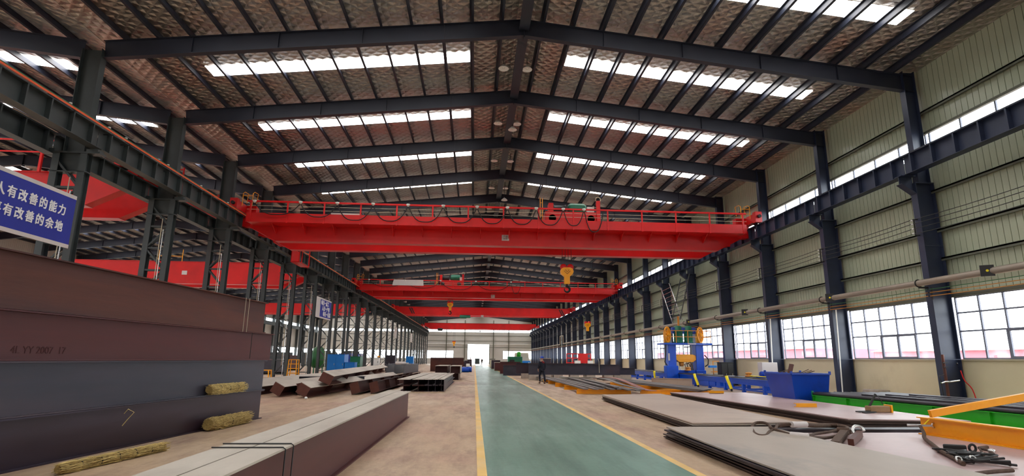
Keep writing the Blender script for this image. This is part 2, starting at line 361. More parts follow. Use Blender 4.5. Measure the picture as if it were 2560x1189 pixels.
# skylights
def skylight(xa, xb, y, ridge, label, group):
    n = 10; b = MB(); s = MB()
    za, zb = 15.03-.1086*abs(xa-ridge), 15.03-.1086*abs(xb-ridge)
    b.prism([(xa, y, za), (xb, y, zb), (xb, y, zb-.006), (xa, y, za-.006)], (0, .86, 0))
    o = b.build('skylight', 'skylight', label=label, cat='skylight', group=group)
    return o
SK = ((3.82, 15.02, RX, 'main bay right roof slope'), (-.5, -11.65, RX, 'main bay left roof slope'), (-17.2, -28.4, RX2, 'neighbouring bay right roof slope'), (-32.8, -44, RX2, 'neighbouring bay left roof slope'))
for xa, xb, rg, where in SK:
    first = None; g = 'skylight strips on the '+where
    for k in range(K0, K1+1):
        lab = ('skylight strip on the %s, %s to the camera' % (where, nth(k+1))) if k >= -1 else 'skylight strip on the %s behind the camera' % where
        if first is None: first = skylight(xa, xb, YF(k)+2.52, rg, lab, g); kf = k
        else: dup(first, (0, BAY*(k-kf), 0), lab)
# purlins
def purlins(xs, label, group):
    first = None
    for x in xs:
        z = zroof(x)
        if first is None:
            first = MB().box(x-.012, x+.012, YB+.1, YE-.05, z-.28, z-.014).box(x-.012, x+.085, YB+.1, YE-.05, z-.28, z-.262).box(x-.085, x+.012, YB+.1, YE-.05, z-.034, z-.016).build('purlin', 'rafter', label=label, cat='purlin', group=group); x0, z0 = x, z
        else: dup(first, (x-x0, 0, z-z0))
purlins([2.43+1.19*n for n in range(13)], 'long dark purlin under the right slope of the main bay roof', 'purlins of the right slope')
purlins([.78-1.175*n for n in range(13)], 'long dark purlin under the left slope of the main bay roof', 'purlins of the left slope')
purlins([XL-.9-1.25*n for n in range(13)], 'long dark purlin under the right slope of the neighbouring bay roof', 'purlins of the neighbouring bay')
purlins([RX2-.9-1.25*n for n in range(13)], 'long dark purlin under the far slope of the neighbouring bay roof', 'purlins of the neighbouring bay far slope')
MB().box(RX-.2, RX+.2, YF(-2), YF(K1), 14.3, 14.42).box(RX-.03, RX+.03, YF(-2), YF(K1), 14.42, 14.75).build('ridge_beam', 'rafter', label='dark ridge beam running along the top of the main bay roof', cat='roof beam')
# rafters
def rafter(x0, xr, x1, y, label, group):
    t = thing('roof_rafter', label, 'roof beam', (xr, y, 12))
    for side, xe in (('a', x0), ('b', x1)):
        b = MB(); zb = lambda x: 14.06-.1086*abs(x-xr)
        b.ibeam((xr, y, 14.06+.35), (xe, y, zb(xe)+.35), .7, .24, .02, .014)
        n = 5
        for i in range(1, n):
            x = xr+(xe-xr)*i/n; b.box(x-.008, x+.008, y-.11, y+.11, zb(x)+.03, zb(x)+.66)
        b.build('rafter_half', 'rafter', t)
    MB().box(xr-.012, xr+.012, y-.13, y+.13, 13.98, 14.78).build('ridge_plate', 'rafter', t)
    t['group'] = group; return t
r0 = rafter(17.6, RX, -14.0, Y0, 'dark roof rafter spanning the main bay, nearest to the camera', 'main bay roof rafters')
q0 = rafter(-14.75, RX2, -46.6, Y0, 'dark roof rafter spanning the neighbouring bay, nearest to the camera', 'neighbouring bay roof rafters')
for k in (-1, -2):
    dup(r0, (0, BAY*k, 0), 'roof rafter of the main bay above or behind the camera, out of the picture')
    dup(q0, (0, BAY*k, 0), 'roof rafter of the neighbouring bay beside or behind the camera, out of the picture')
for k in range(1, K1+1):
    dup(r0, (0, BAY*k, 0), 'dark roof rafter spanning the main bay, %s to the camera' % nth(k))
    dup(q0, (0, BAY*k, 0), 'dark roof rafter spanning the neighbouring bay, %s to the camera' % nth(k))
# right wall columns
def right_column(y):
    t = thing('steel_column', 'tall dark steel column on the right wall, nearest to the camera', 'column', (17.35, y, 0), 'steel columns along the right wall')
    MB().ibeam((17.345, y, 0), (17.345, y, 8.45), .75, .3, .02, .014, up=(1, 0, 0)).build('lower_shaft', 'steel_navy', t)
    MB().ibeam((17.37, y, 8.45), (17.37, y, 13.2), .5, .28, .018, .012, up=(1, 0, 0)).build('upper_shaft', 'steel_navy', t)
    b = MB(); b.prism([(16.97, y-.012, 8.0), (16.97, y-.012, 8.72), (16.42, y-.012, 8.72), (16.42, y-.012, 8.4)], (0, .024, 0))
    b.box(16.4, 17.0, y-.17, y+.17, 8.7, 8.73); b.bar((16.42, y, 8.4), (16.99, y, 8.0), .3, .02, up=(0, 0, 1))
    b.box(16.97, 17.72, y-.16, y+.16, 8.43, 8.47)
    b.build('bracket', 'steel_navy', t)
    MB().box(16.92, 17.76, y-.22, y+.22, 0, .03).build('base_plate', 'steel_navy', t)
    MB().box(17.0, 17.7, y-.155, y-.148, 1.72, 1.75).box(17.0, 17.7, y-.155, y-.148, 5.95, 5.98).build('joint_plate', 'steel_navy', t)
    return t
rc = right_column(Y0)
for k in (-1, -2): dup(rc, (0, BAY*k, 0), 'steel column on the right wall beside or behind the camera, out of the picture')
for k in range(1, K1+1): dup(rc, (0, BAY*k, 0), 'tall dark steel column on the right wall, %s to the camera' % nth(k))
# middle row of lattice columns
def lattice(y):
    t = thing('lattice_column', 'two-legged grey lattice column between the bays, nearest to the camera', 'column', (-14.45, y, 0), 'lattice columns between the bays')
    for x in (-13.99, -14.92):
        MB().ibeam((x, y, 0), (x, y, 8.62), .3, .24, .014, .01, up=(0, 1, 0)).build('leg', 'steel_grey', t)
    b = MB(); z = .35; up = True
    while z < 7.6:
        for dy in (-.1, .1): b.bar((-14.87, y+dy, z), (-14.04, y+dy, z), .05, .07)
        for dy in (-.1, .1):
            a, c = ((-14.87, y+dy, z+.04), (-14.04, y+dy, z+.96)) if up else ((-14.04, y+dy, z+.04), (-14.87, y+dy, z+.96))
            b.bar(a, c, .05, .07)
        z += 1.0; up = not up
    b.build('lacing', 'steel_grey', t)
    MB().tube([(-14.2, y-.17, .1), (-14.2, y-.17, 7.2)], .025, 6).build('conduit', 'chrome', t); MB().tube([(-14.3, y-.17, 1.0), (-14.3, y-.17, 7.7)], .018, 6).build('conduit', 'cream', t)
    b = MB(); b.box(-15.4, -13.45, y-.17, y+.17, 8.6, 8.66); b.box(-14.9, -14.0, y-.01, y+.01, 7.95, 8.6); b.box(-15.1, -13.82, y-.15, y+.15, 7.9, 7.94)
    for dx in (-13.72, -15.2): b.box(dx-.2, dx+.2, y-.16, y+.16, 8.66, 8.76)
    b.build('cap_beam', 'steel_grey', t)
    MB().ibeam((-14.36, y, 8.66), (-14.36, y, 12.7), .72, .3, .018, .012, up=(1, 0, 0)).build('upper_shaft', 'steel_grey', t)
    b = MB()
    for x in (-13.99, -14.92): b.box(x-.2, x+.2, y-.25, y+.25, 0, .04)
    b.build('base_plate', 'steel_grey', t)
    return t
lc = lattice(Y0)
for k in (-1, -2): dup(lc, (0, BAY*k, 0), 'lattice column beside or behind the camera, out of the picture')
for k in range(1, K1+1): dup(lc, (0, BAY*k, 0), 'two-legged grey lattice column between the bays, %s to the camera' % nth(k))
lw = MB().ibeam((-46.4, Y0, 0), (-46.4, Y0, 13.0), .6, .3, up=(1, 0, 0)).build('steel_column', 'steel_grey', label='grey steel column on the far left wall, nearest to the camera', cat='column', group='steel columns along the far left wall')
for k in range(3, K1+1): dup(lw, (0, BAY*k, 0), 'grey steel column on the far left wall of the neighbouring bay, %s to the camera' % nth(k))
# crane runway beams, one per span
def runway(x, y, zb, mat, label, group):
    t = thing('crane_runway_beam', label, 'runway beam', (x, y+3, zb), group)
    b = MB(); b.ibeam((x, y+.02, zb+.38), (x, y+BAY-.02, zb+.38), .76, .36, .02, .014)
    b.build('girder', mat, t)
    s_ = MB()
    for i in range(6):
        yy = y+.5+i
        s_.box(x-.17, x+.17, yy-.03, yy+.03, zb+.02, zb+.74)
    s_.build('stiffener', mat, t)
    MB().box(x-.035, x+.035, y+.01, y+BAY-.01, zb+.76, zb+.86).build('rail', 'black', t)
    return t
for x, zb, mat, nm in ((16.75, 8.75, 'steel_navy', 'right wall'), (-13.72, 8.82, 'steel_grey', 'lattice row, main bay side'), (-15.2, 8.55, 'steel_grey', 'lattice row, neighbouring bay side')):
    f0 = runway(x, YF(0), zb, mat, 'crane runway beam span on the %s, starting at the nearest column' % nm, 'runway beam spans on the '+nm)
    dup(f0, (0, -BAY, 0), 'crane runway beam span on the %s, cut by the picture edge' % nm)
    dup(f0, (0, -2*BAY, 0), 'runway beam span on the %s behind the camera, out of the picture' % nm)
    for k in range(1, K1): dup(f0, (0, BAY*k, 0), 'runway beam span on the %s, starting at the %s column to the camera' % (nm, nth(k)))
MB().ibeam((-45.9, YF(0), 9.0), (-45.9, YF(K1), 9.0), .76, .36).build('crane_runway_beam', 'steel_grey', label='long crane runway beam on the far left wall', cat='runway beam')
# conductor strips on the left runway beam
for i, (m, dz, dx, t) in enumerate((('wire_green', .17, .0, 'thin green conductor strip along the left runway beam, topmost of four'), ('copper', .10, .05, 'thin orange conductor strip directly below the green one'), ('copper', .04, .1, 'thin orange conductor strip, middle of the three orange ones'), ('copper', -.02, .15, 'thin orange conductor strip, lowest of the four on the left runway beam'))):
    MB().box(-13.36+dx*1.3-.01, -13.36+dx*1.3+.01, YF(-2), YF(K1), 9.44+dz-.01, 9.44+dz+.01).build('conductor_strip', m, label=t, cat='power rail', group='conductor strips on the left runway beam')
ins = thing('insulator_bracket', 'white insulator bracket holding the conductor strips on the left runway beam', 'insulator', (-13.45, Y0, 9.4), 'insulator brackets on the left runway beam')
MB().box(-13.54, -13.18, Y0-.02, Y0+.02, 9.36, 9.39).build('arm', 'black', ins)
MB().lathe((-13.38, Y0, 9.62), [(0, 0), (.05, .01), (.05, .05), (.03, .06), (0, .06)], 10).build('insulator', 'white', ins)
for j in range(1, 26): dup(ins, (0, -5+3*j, 0))
# gas pipe on the right wall
t = thing('wall_pipe', 'long wrapped grey-brown pipe running along the right wall above the windows', 'pipe', (16.62, Y0, 4.52))
MB().tube([(16.62, YB, 4.52), (16.62, 106, 4.52)], .12, 14).tube([(16.62, 110, 4.45), (16.62, YE-.5, 4.45)], .09, 10).build('pipe_run', 'pipe', t)
MB().tube([(16.62, 106, 4.52), (16.62, 106.2, 6.0), (16.62, 109.8, 6.0), (16.62, 110, 4.45)], .1, 10).build('expansion_loop', 'pipe', t)
for k in range(0, K1): MB().bar((16.62, YF(k), 4.36), (17.0, YF(k), 4.36), .06, .06).torus((16.62, YF(k), 4.52), .135, .02).build('pipe_support', 'black', t)
for i, y in enumerate((16.9, 25.1, 33.5, 42.7)):
    q = thing('pipe_plate', 'square black plate with yellow centre spot on the wall pipe, %s to the camera' % nth(i), 'plate', (16.62, y, 4.4), 'black square plates on the wall pipe')
    nv = Vector((-.6, -.8, 0)); hv = Vector((.8, -.6, 0)); pc = Vector((16.47, y-.05, 4.53))
    MB().frame(pc, (nv, hv, (0, 0, 1)), (.05, .36, .36)).build('plate', 'black', q)
    MB().cyl(pc+nv*.024, pc+nv*.034, .04, 12).build('centre_spot', 'yellow2', q)
# wires
def wire(x, z, r, mat, label, group, y0=YF(-2), y1=YF(K1), sag=.06, name='wall_cable'):
    pts = []
    k = y0
    while k < y1-.1:
        for i in range(5): u = i/5; pts.append((x, k+BAY*u, z-sag*4*u*(1-u)))
        k += BAY
    pts.append((x, k, z)); MB().tube(pts, r, 5, False).build(name, mat, label=label, cat='cable', group=group)
for z, t in ((6.98, 'topmost of the four bare wires strung along the right wall'), (6.82, 'second of the four bare wires along the right wall from the top'), (6.62, 'third of the four bare wires along the right wall from the top'), (6.42, 'lowest of the four bare wires strung along the right wall')):
    wire(16.72, z, .013, 'black', t, 'bare wires strung between the right wall columns')
for z, m, t in ((4.28, 'wire_green', 'thin green cable below the wall pipe'), (4.16, 'orange', 'thin orange cable below the green one under the wall pipe'), (4.03, 'orange', 'lower thin orange cable just above the window heads')):
    wire(16.85, z, .014, m, t, 'thin cables below the wall pipe', sag=.02)
ib = thing('wire_bracket', 'bracket with white insulators on the nearest right wall column', 'insulator', (16.85, Y0, 6.4), 'insulator brackets of the bare wires')
MB().box(16.78, 16.955, Y0-.02, Y0+.02, 6.36, 6.4).box(16.78, 16.82, Y0-.02, Y0+.02, 6.36, 7.0).box(16.78, 16.955, Y0-.02, Y0+.02, 6.98, 7.02).build('bracket', 'black', ib)
for z in (6.44, 6.62, 6.80, 6.95): MB().lathe((16.72, Y0, z-.03), [(0, 0), (.04, .01), (.045, .04), (.025, .06), (0, .07)], 10).build('insulator', 'white', ib)
for k in range(1, 14): dup(ib, (0, BAY*k, 0), 'bracket with white insulators on the right wall column, %s to the camera' % nth(k))
cb = thing('cable_bracket', 'three-armed cable bracket below the wall pipe on the nearest right wall column', 'bracket', (16.9, Y0, 4.0), 'cable brackets below the wall pipe')
MB().box(16.93, 16.97, Y0-.2, Y0-.16, 3.9, 4.35).box(16.8, 16.97, Y0-.2, Y0-.16, 4.26, 4.29).box(16.8, 16.97, Y0-.2, Y0-.16, 4.14, 4.17).box(16.8, 16.97, Y0-.2, Y0-.16, 4.01, 4.04).build('bracket', 'black', cb)
for k in range(1, 14): dup(cb, (0, BAY*k, 0), 'three-armed cable bracket on the right wall column, %s to the camera' % nth(k))
# lamps at the ridge
def lamp(x, y, z, drop):
    t = thing('high_bay_lamp', 'round white high bay lamp', 'lamp', (x, y, z))
    MB().lathe((x, y, z), [(.24, 0), (.235, .02), (.16, .1), (.09, .16), (.05, .2), (0, .21)], 18).lathe((x, y, z+.003), [(0, .06), (.06, .05), (.2, .012), (.232, .003)], 18).build('reflector', 'lamp_white', t)
    MB().lathe((x, y, z+.02), [(0, 0), (.06, .01), (.07, .06), (.04, .1)], 12).build('bulb', 'white', t)
    MB().cyl((x, y, z+.2), (x, y, z+.2+drop), .012, 6).build('hanger', 'black', t)
    return t
lm = lamp(1.02, YF(0)+3, 14.3, .35)
for k in range(-1, 12):
    for dx, sd in ((0, 'left'), (1.05, 'right')):
        if k == 0 and dx == 0: lm['label'] = 'round white lamp just left of the ridge, second nearest pair to the camera'; lm['group'] = 'lamps beside the ridge'; continue
        dup(lm, (dx, BAY*k, 0), 'round white lamp just %s of the ridge, %s pair to the camera' % (sd, nth(k+1)), 'lamps beside the ridge')
for i, (x, y, z) in enumerate(((1.82, 28.9, 13.95), (2.0, 40.7, 13.3), (1.9, 60, 13.2))):
    l2 = lamp(x, y, z, 14.75-z-.2); l2['label'] = 'round white lamp hanging on a long rod under the ridge, %s to the camera' % nth(i); l2['group'] = 'long-rod lamps under the ridge'
# outdoor sheds seen through the windows
for i, (y0, y1, z1) in enumerate(((-10, 45, 4.2), (100, 150, 5.0))):
    t = thing('outdoor_shed', 'long pale pink shed outside, through the %s windows' % ('nearer' if i == 0 else 'farther'), 'building', (75, (y0+y1)/2+20, -.35), 'sheds outside the windows')
    MB().box(62, 75, y0, y1+40, -.35, z1-1.0).build('shed_wall', 'pink_wall', t)
    MB().prism([(61.5, y0, z1-1.0), (75.5, y0, z1-1.0), (68.5, y0, z1+.6)], (0, y1+40-y0, 0)).build('shed_roof', 'white', t)
    MB().box(61.95, 62, y0, y1+40, .6, 1.2).build('shed_stripe', 'strip_red', t)
# ------------------------------------------------------------------ overhead cranes
def sagcurve(a, b, sag, n=10):
    a, b = Vector(a), Vector(b); return [a.lerp(b, i/n)+Vector((0, 0, -sag*4*(i/n)*(1-i/n))) for i in range(n+1)]
def catloop(a, b, sag, n=12):
    a, b = Vector(a), Vector(b); pts = []
    for i in range(n+1):
        u = i/n; w = u+.06*math.sin(2*math.pi*u); pts.append(a.lerp(b, w)+Vector((0, 0, -sag*(1-(2*u-1)**4)*.9)))
    return pts
def wheel(b, x, y, z, r=.3): b.lathe((x-.07, y, z), [(0, 0), (r+.04, 0), (r+.04, .03), (r, .03), (r, .13), (0, .13)], 20, 'x')
def crane(yn, label, x0=-13.72, x1=16.75, gap=2.6, zb=8.2, zt=9.82, walk=True, sign=True, rail=9.65, ends=True, cages=False, cloth=False, signx=1.7, wy=None, group=None, festoon=None):
    yf = yn+gap; t = thing('bridge_crane', label, 'crane', ((x0+x1)/2, yn, zb), group)
    for nm, y in (('near', yn), ('far', yf)):
        b = MB()
        a = [(x0+.5, zb+.75), (x0+2.0, zb), (x1-2.0, zb), (x1-.5, zb+.75), (x1-.5, zt), (x0+.5, zt)]
        b.prism([(x, y, z) for x, z in a], (0, .5, 0))
        b.box(x0+.5, x1-.5, y-.05, y+.55, zt-.02, zt+.015); b.box(x0+2, x1-2, y-.05, y+.55, zb-.018, zb)
        g = b.build('girder', 'red', t)
        MB().box(x0+.6, x1-.6, y+.2, y+.26, zt+.015, zt+.07).build('rail', 'black', g)
    for x in (x0, x1):
        s = 1 if x == x0 else -1; b = MB()
        b.box(x-.17, x+.17, yn-1.3, yf+1.8, rail+.12, rail+.62)
        b.box(x-.2, x+.2, yn-1.35, yn-1.0, rail+.05, rail+.7).box(x-.2, x+.2, yf+1.5, yf+1.85, rail+.05, rail+.7)
        b.box(min(x, x+s*.75), max(x, x+s*.75), yn+.02, yn+.48, zb+.8, rail+.6).box(min(x, x+s*.75), max(x, x+s*.75), yf+.02, yf+.48, zb+.8, rail+.6)
        e = b.build('end_carriage', 'red', t)
        for y in (yn-.95, yf+1.45):
            w = MB(); wheel(w, x, y, rail+.28); w.build('wheel', 'black', e)
        MB().cyl((x, yn-1.35, rail+.4), (x, yn-1.5, rail+.4), .1).build('buffer', 'rubber', e)
    if walk:
        yw = yn-1.15; b = MB(); b.box(x0+.7, x1-.7, yw, yn, 9.06, 9.1).box(x0+.7, x1-.7, yw-.02, yw+.02, 9.03, 9.56)
        x = x0+2
        while x < x1-1.5:
            b.prism([(x, yn, 9.05), (x, yn, 8.6), (x, yw+.35, 9.05)], (.03, 0, 0)); x += 1.7
        b.build('walkway', 'red', t)
        b = MB(); b.box(x0+.7, x1-.7, yw-.07, yw+.03, 10.18, 10.27)
        n = 14
        for i in range(n+1):
            x = x0+.9+(x1-x0-1.8)*i/n; b.box(x-.04, x+.04, yw-.05, yw+.02, 9.0, 10.24)
        b.build('handrail', 'red', t)
        b = MB()
        for z in (9.75, 9.97): b.tube([(x0+.7, yw-.02, z), (x1-.7, yw-.02, z)], .012, 6)
        b.build('guard_wire', 'cream', t)
        if festoon:
            b = MB(); c = MB(); ts = festoon
            for i, x in enumerate(ts):
                c.lathe((x, yw-.12, 10.1), [(0, 0), (.05, .03), (.11, .1), (.11, .15), (0, .16)], 10)
                if i < len(ts)-1:
                    p = catloop((x+.03, yw-.12, 10.08), (ts[i+1]-.03, yw-.12, 10.08), .95 if i > 1 else .7+.1*i); b.tube(p, .028, 6)
            b.tube(catloop((ts[-1]+.03, yw-.12, 10.08), (ts[-1]+1.15, yw-.12, 10.1), 1.35), .028, 6)
            b.build('festoon_cable', 'rubber', t); c.build('festoon_carrier', 'white', t)
    if ends and walk:
        for x, s in ((x0+.3, 1), (x1-.3, -1)):
            b = MB(); yy = yn-.9
            for dx in (0, .55): b.tube([(x+s*dx, yy, 10.0), (x+s*dx, yy, 10.75), (x+s*(dx+.05), yy+.1, 10.85), (x+s*(dx+.1), yy+.5, 10.85), (x+s*dx, yy+.6, 10.3)], .022, 6)
            for z in (10.3, 10.6): b.tube([(x, yy, z), (x+s*.55, yy, z)], .018, 6)
            b.build('end_guard', 'yellow', t)
    if sign:
        MB().box(signx-.22, signx+.22, yn-.03, yn-.012, 8.5, 8.85).build('load_plate', 'banner_white', t)
    if cages:
        xc = x0+.42; b = MB(); r = .035
        def fr(y0, y1, z0, z1, d=.55):
            for xx in (xc, xc+d):
                for p, q in (((y0, z0), (y1, z0)), ((y1, z0), (y1, z1)), ((y1, z1), (y0, z1)), ((y0, z1), (y0, z0))): b.bar((xx, p[0], p[1]), (xx, q[0], q[1]), .06, .06)
            for yy in (y0, y1):
                for z in (z0, z1): b.bar((xc, yy, z), (xc+d, yy, z), .06, .06)
        fr(yf+1.6, yf+3.0, 8.95, 9.65, .3); b.bar((xc, yf+1.4, 9.7), (xc, yf+8.2, 9.7), .08, .1)
        b.build('collector_frame', 'red', t)
        b = MB(); fr(yf+5.4, yf+7.8, 8.3, 9.55); b.box(xc, xc+.55, yf+5.4, yf+7.8, 8.28, 8.32); b.box(xc-.02, xc, yf+5.5, yf+7.1, 8.35, 9.3)
        b.build('maintenance_cage', 'red', t)
    return t
FES = [-12.6, -10.05, -8.0, -5.98, -3.99, -1.98, -.03, 1.73, 3.42, 5.0, 6.23]
A = crane(32.7, 'nearest red double-girder bridge crane with walkway and looped cables in the main bay', festoon=FES, cages=True)
# writing on its load plate
def text(body, size, loc, rot, mat, parent, name='lettering', ext=.003, align='CENTER', sx=1.0, bold=0.0, space=1.0):
    c = bpy.data.curves.new(name+'_curve', 'FONT'); c.body = body; c.size = size; c.extrude = ext; c.align_x = align; c.align_y = 'CENTER'; c.space_character = space
    o2 = bpy.data.objects.new(name+'_tmp', c); me = bpy.data.meshes.new_from_object(o2); bpy.data.objects.remove(o2)
    if bold:
        vs = [v.co.copy() for v in me.vertices]; fs = [tuple(p.vertices) for p in me.polygons]; n = len(vs); m2 = bpy.data.meshes.new(name)
        sh = [Vector((a*bold, b*bold, .0012*i)) for i, (a, b) in enumerate(((-1, -1), (0, -1), (1, -1), (-1, 1), (0, 1), (1, 1)))]
        m2.from_pydata([v+d for d in sh for v in vs], [], [tuple(i+n*k for i in f) for k in range(len(sh)) for f in fs]); me = m2
    me.materials.clear(); me.materials.append(M[mat]); o = bpy.data.objects.new(name, me); COL.objects.link(o); o.rotation_euler = rot; o.scale = (sx, 1, 1)
    WL[o.name] = Vector(loc); o.parent = parent; o.location = Vector(loc)-WL[parent.name]; return o
text('严禁\n超载', .13, (1.7, 32.665, 8.675), (math.pi/2, 0, 0), 'ink', A)
MB().box(-8.4, -6.7, 31.75, 31.9, 9.6, 9.7).build('light_tube', 'white', A)
Bc = crane(64.8, 'second nearest red bridge crane of the main bay with a handrail and a white cloth', festoon=[-12, -8, -4, 0, 4], zb=8.45, signx=2.0)
tag(MB().prism([(-9.4, 63.5, 9.6), (-5.9, 63.5, 9.6), (-5.95, 63.5, 10.25), (-9.25, 63.5, 10.25)], (0, .015, 0)).build('cloth_sheet', 'banner_white'), 'white cloth sheet hung on the handrail of the second crane', 'cloth')
Cc = crane(96, 'third nearest red bridge crane of the main bay, plain girder with a striped end', walk=False, zb=8.75, zt=10.1, signx=1.2)
for x in (-11.2, 14.3):
    MB().prism([(x, 95.94, 9.95), (x+.18, 95.94, 9.95), (x+.7, 95.94, 8.95), (x+.52, 95.94, 8.95)], (0, .02, 0)).prism([(x+.35, 95.94, 9.95), (x+.53, 95.94, 9.95), (x+1.05, 95.94, 8.95), (x+.87, 95.94, 8.95)], (0, .02, 0)).build('warning_stripe', 'black', Cc)
Dc = crane(150, 'farthest red bridge crane of the main bay, in front of the far window band', walk=False, zb=9.25, zt=10.7, signx=1.4)
N1 = crane(24.9, 'nearest red bridge crane of the neighbouring bay, partly hidden by the blue banner', x0=-45.9, x1=-15.2, zb=8.05, zt=9.5, walk=False, sign=False, rail=9.4, gap=2.4)
N2 = crane(50, 'second red bridge crane of the neighbouring bay seen between the lattice columns', x0=-45.9, x1=-15.2, zb=7.75, zt=9.65, walk=False, sign=True, rail=9.4, gap=2.6, signx=-25.3)
N3 = crane(84.5, 'third red bridge crane of the neighbouring bay, low behind the lattice columns', x0=-45.9, x1=-15.2, zb=7.85, zt=9.3, walk=False, sign=False, rail=9.4, gap=2.6)
b = MB()
for x in (-27.6, -26.6, -25.6): b.tube([(x, 49.9, 9.65), (x, 49.9, 10.7)], .03, 6)
b.tube([(-27.6, 49.9, 10.1), (-25.6, 49.9, 10.1)], .02, 6); b.build('end_guard', 'yellow', N2)
b = MB()
for x in (-24.4, -21.3, -19.2, -17.6): b.box(x-.05, x+.05, 24.6, 24.7, 9.4, 10.9)
for z in (10.3, 10.85): b.box(-24.4, -17.6, 24.62, 24.68, z, z+.05)
b.build('handrail', 'red', N1)
b = MB()
for x in (-16.6, -15.9, -15.5):
    for y in (29.2, 34.2): b.tube([(x, y, 9.6), (x, y, 11.3)], .05, 6)
for z in (10.4, 11.2): b.tube([(-16.6, 29.2, z), (-15.5, 29.2, z)], .04, 6); b.tube([(-16.6, 34.2, z), (-15.5, 34.2, z)], .04, 6)
b.tube([(-16.6, 29.2, 10.9), (-16.6, 27, 10.9)], .04, 6); b.box(-16.6, -15.3, 26, 34.6, 9.5, 9.62)
b.build('guard_frame', 'red', N1)
# crane trolleys
def trolley(x, y, z, label, motor='green_dark', wide=3.3):
    t = thing('crane_trolley', label, 'crane trolley', (x, y, z)); w = wide/2
    b = MB(); b.box(x-w, x+w, y-1.1, y-.95, z+.1, z+.62).box(x-w, x+w, y+.95, y+1.1, z+.1, z+.62).box(x-w, x-w+.15, y-1.1, y+1.1, z+.1, z+.62).box(x+w-.15, x+w, y-1.1, y+1.1, z+.1, z+.62).box(x-w, x+w, y-1.1, y+1.1, z+.58, z+.64)
    b.build('trolley_frame', 'red', t)
    for dx in (-w+.45, w-.45):
        b = MB()
        for dy in (-1.1, 1.02): b.lathe((x+dx, y+dy, z+.22), [(0, 0), (.23, 0), (.23, .08), (0, .08)], 16, 'y')
        b.build('wheel', 'black', t)
    b = MB(); b.lathe((x-.1, y-.2, z+1.02), [(0, 0), (.3, .02), (.4, .15), (.4, 1.0), (.3, 1.15), (.12, 1.17), (.12, 1.4), (0, 1.4)], 20, 'x'); b.box(x+.1, x+.9, y-.45, y+.05, z+.62, z+.75)
    b.build('hoist_motor', motor, t)
    MB().lathe((x-1.05, y-.25, z+.98), [(0, 0), (.32, 0), (.32, .05), (.27, .05), (.27, .75), (.32, .75), (.32, .8), (0, .8)], 20, 'x').build('rope_drum', 'black', t)
    MB().box(x-1.35, x-1.05, y-.5, y+.1, z+.62, z+1.35).build('gearbox', 'red', t)
    MB().box(x+1.0, x+1.45, y-.9, y-.5, z+.64, z+1.05).build('control_box', 'white', t, bevel=.02)
    b = MB(); b.box(x+w-.12, x+w+.1, y-1.25, y-1.0, z-.1, z+1.35); b.build('cable_arm', 'red', t)
    b = MB(); b.torus((x+w, y-1.12, z+1.45), .16, .025, n=14); b.tube([(x+w-.1, y-1.15, z+.9), (x+w-.35, y-1.2, z+1.0), (x+w-.3, y-1.2, z+.8)], .02, 6); b.build('cable_hook', 'cream', t)
    b = MB()
    for dx in (-w-.3, -w-.16): b.tube([(x+dx, y-1.0, z), (x+dx, y-1.0, z+1.5)], .022, 6)
    for zz in (.4, .8, 1.2): b.tube([(x-w-.3, y-1.0, z+zz), (x-w-.16, y-1.0, z+zz)], .018, 6)
    b.build('access_ladder', 'yellow', t)
    return t
trolley(5.8, 34.2, 9.86, 'red crane trolley with green motor on top of the nearest crane')
trolley(-2.9, 66.3, 9.86, 'small red crane trolley with green motor on top of the second crane', wide=2.8)
t = thing('crane_hoist', 'dark hoist unit slung under the third crane girder', 'hoist', (-1.6, 96, 8.3))
MB().lathe((-2.6, 95.6, 8.5), [(0, 0), (.3, 0), (.3, 1.1), (.2, 1.15), (.2, 1.8), (0, 1.8)], 14, 'x').build('hoist_drum', 'green_dark', t); MB().box(-2.5, -.8, 95.4, 96.4, 8.72, 8.8).build('carriage', 'black', t)
t = thing('crane_hoist', 'tiny dark hoist unit under the farthest crane girder, at its left', 'hoist', (-9, 149.6, 9))
MB().lathe((-9.7, 149.6, 9.0), [(0, 0), (.35, 0), (.35, 1.2), (0, 1.3)], 12, 'x').build('hoist_drum', 'black', t); MB().box(-9.6, -8.4, 149.5, 150.2, 9.15, 9.25).build('carriage', 'black', t)
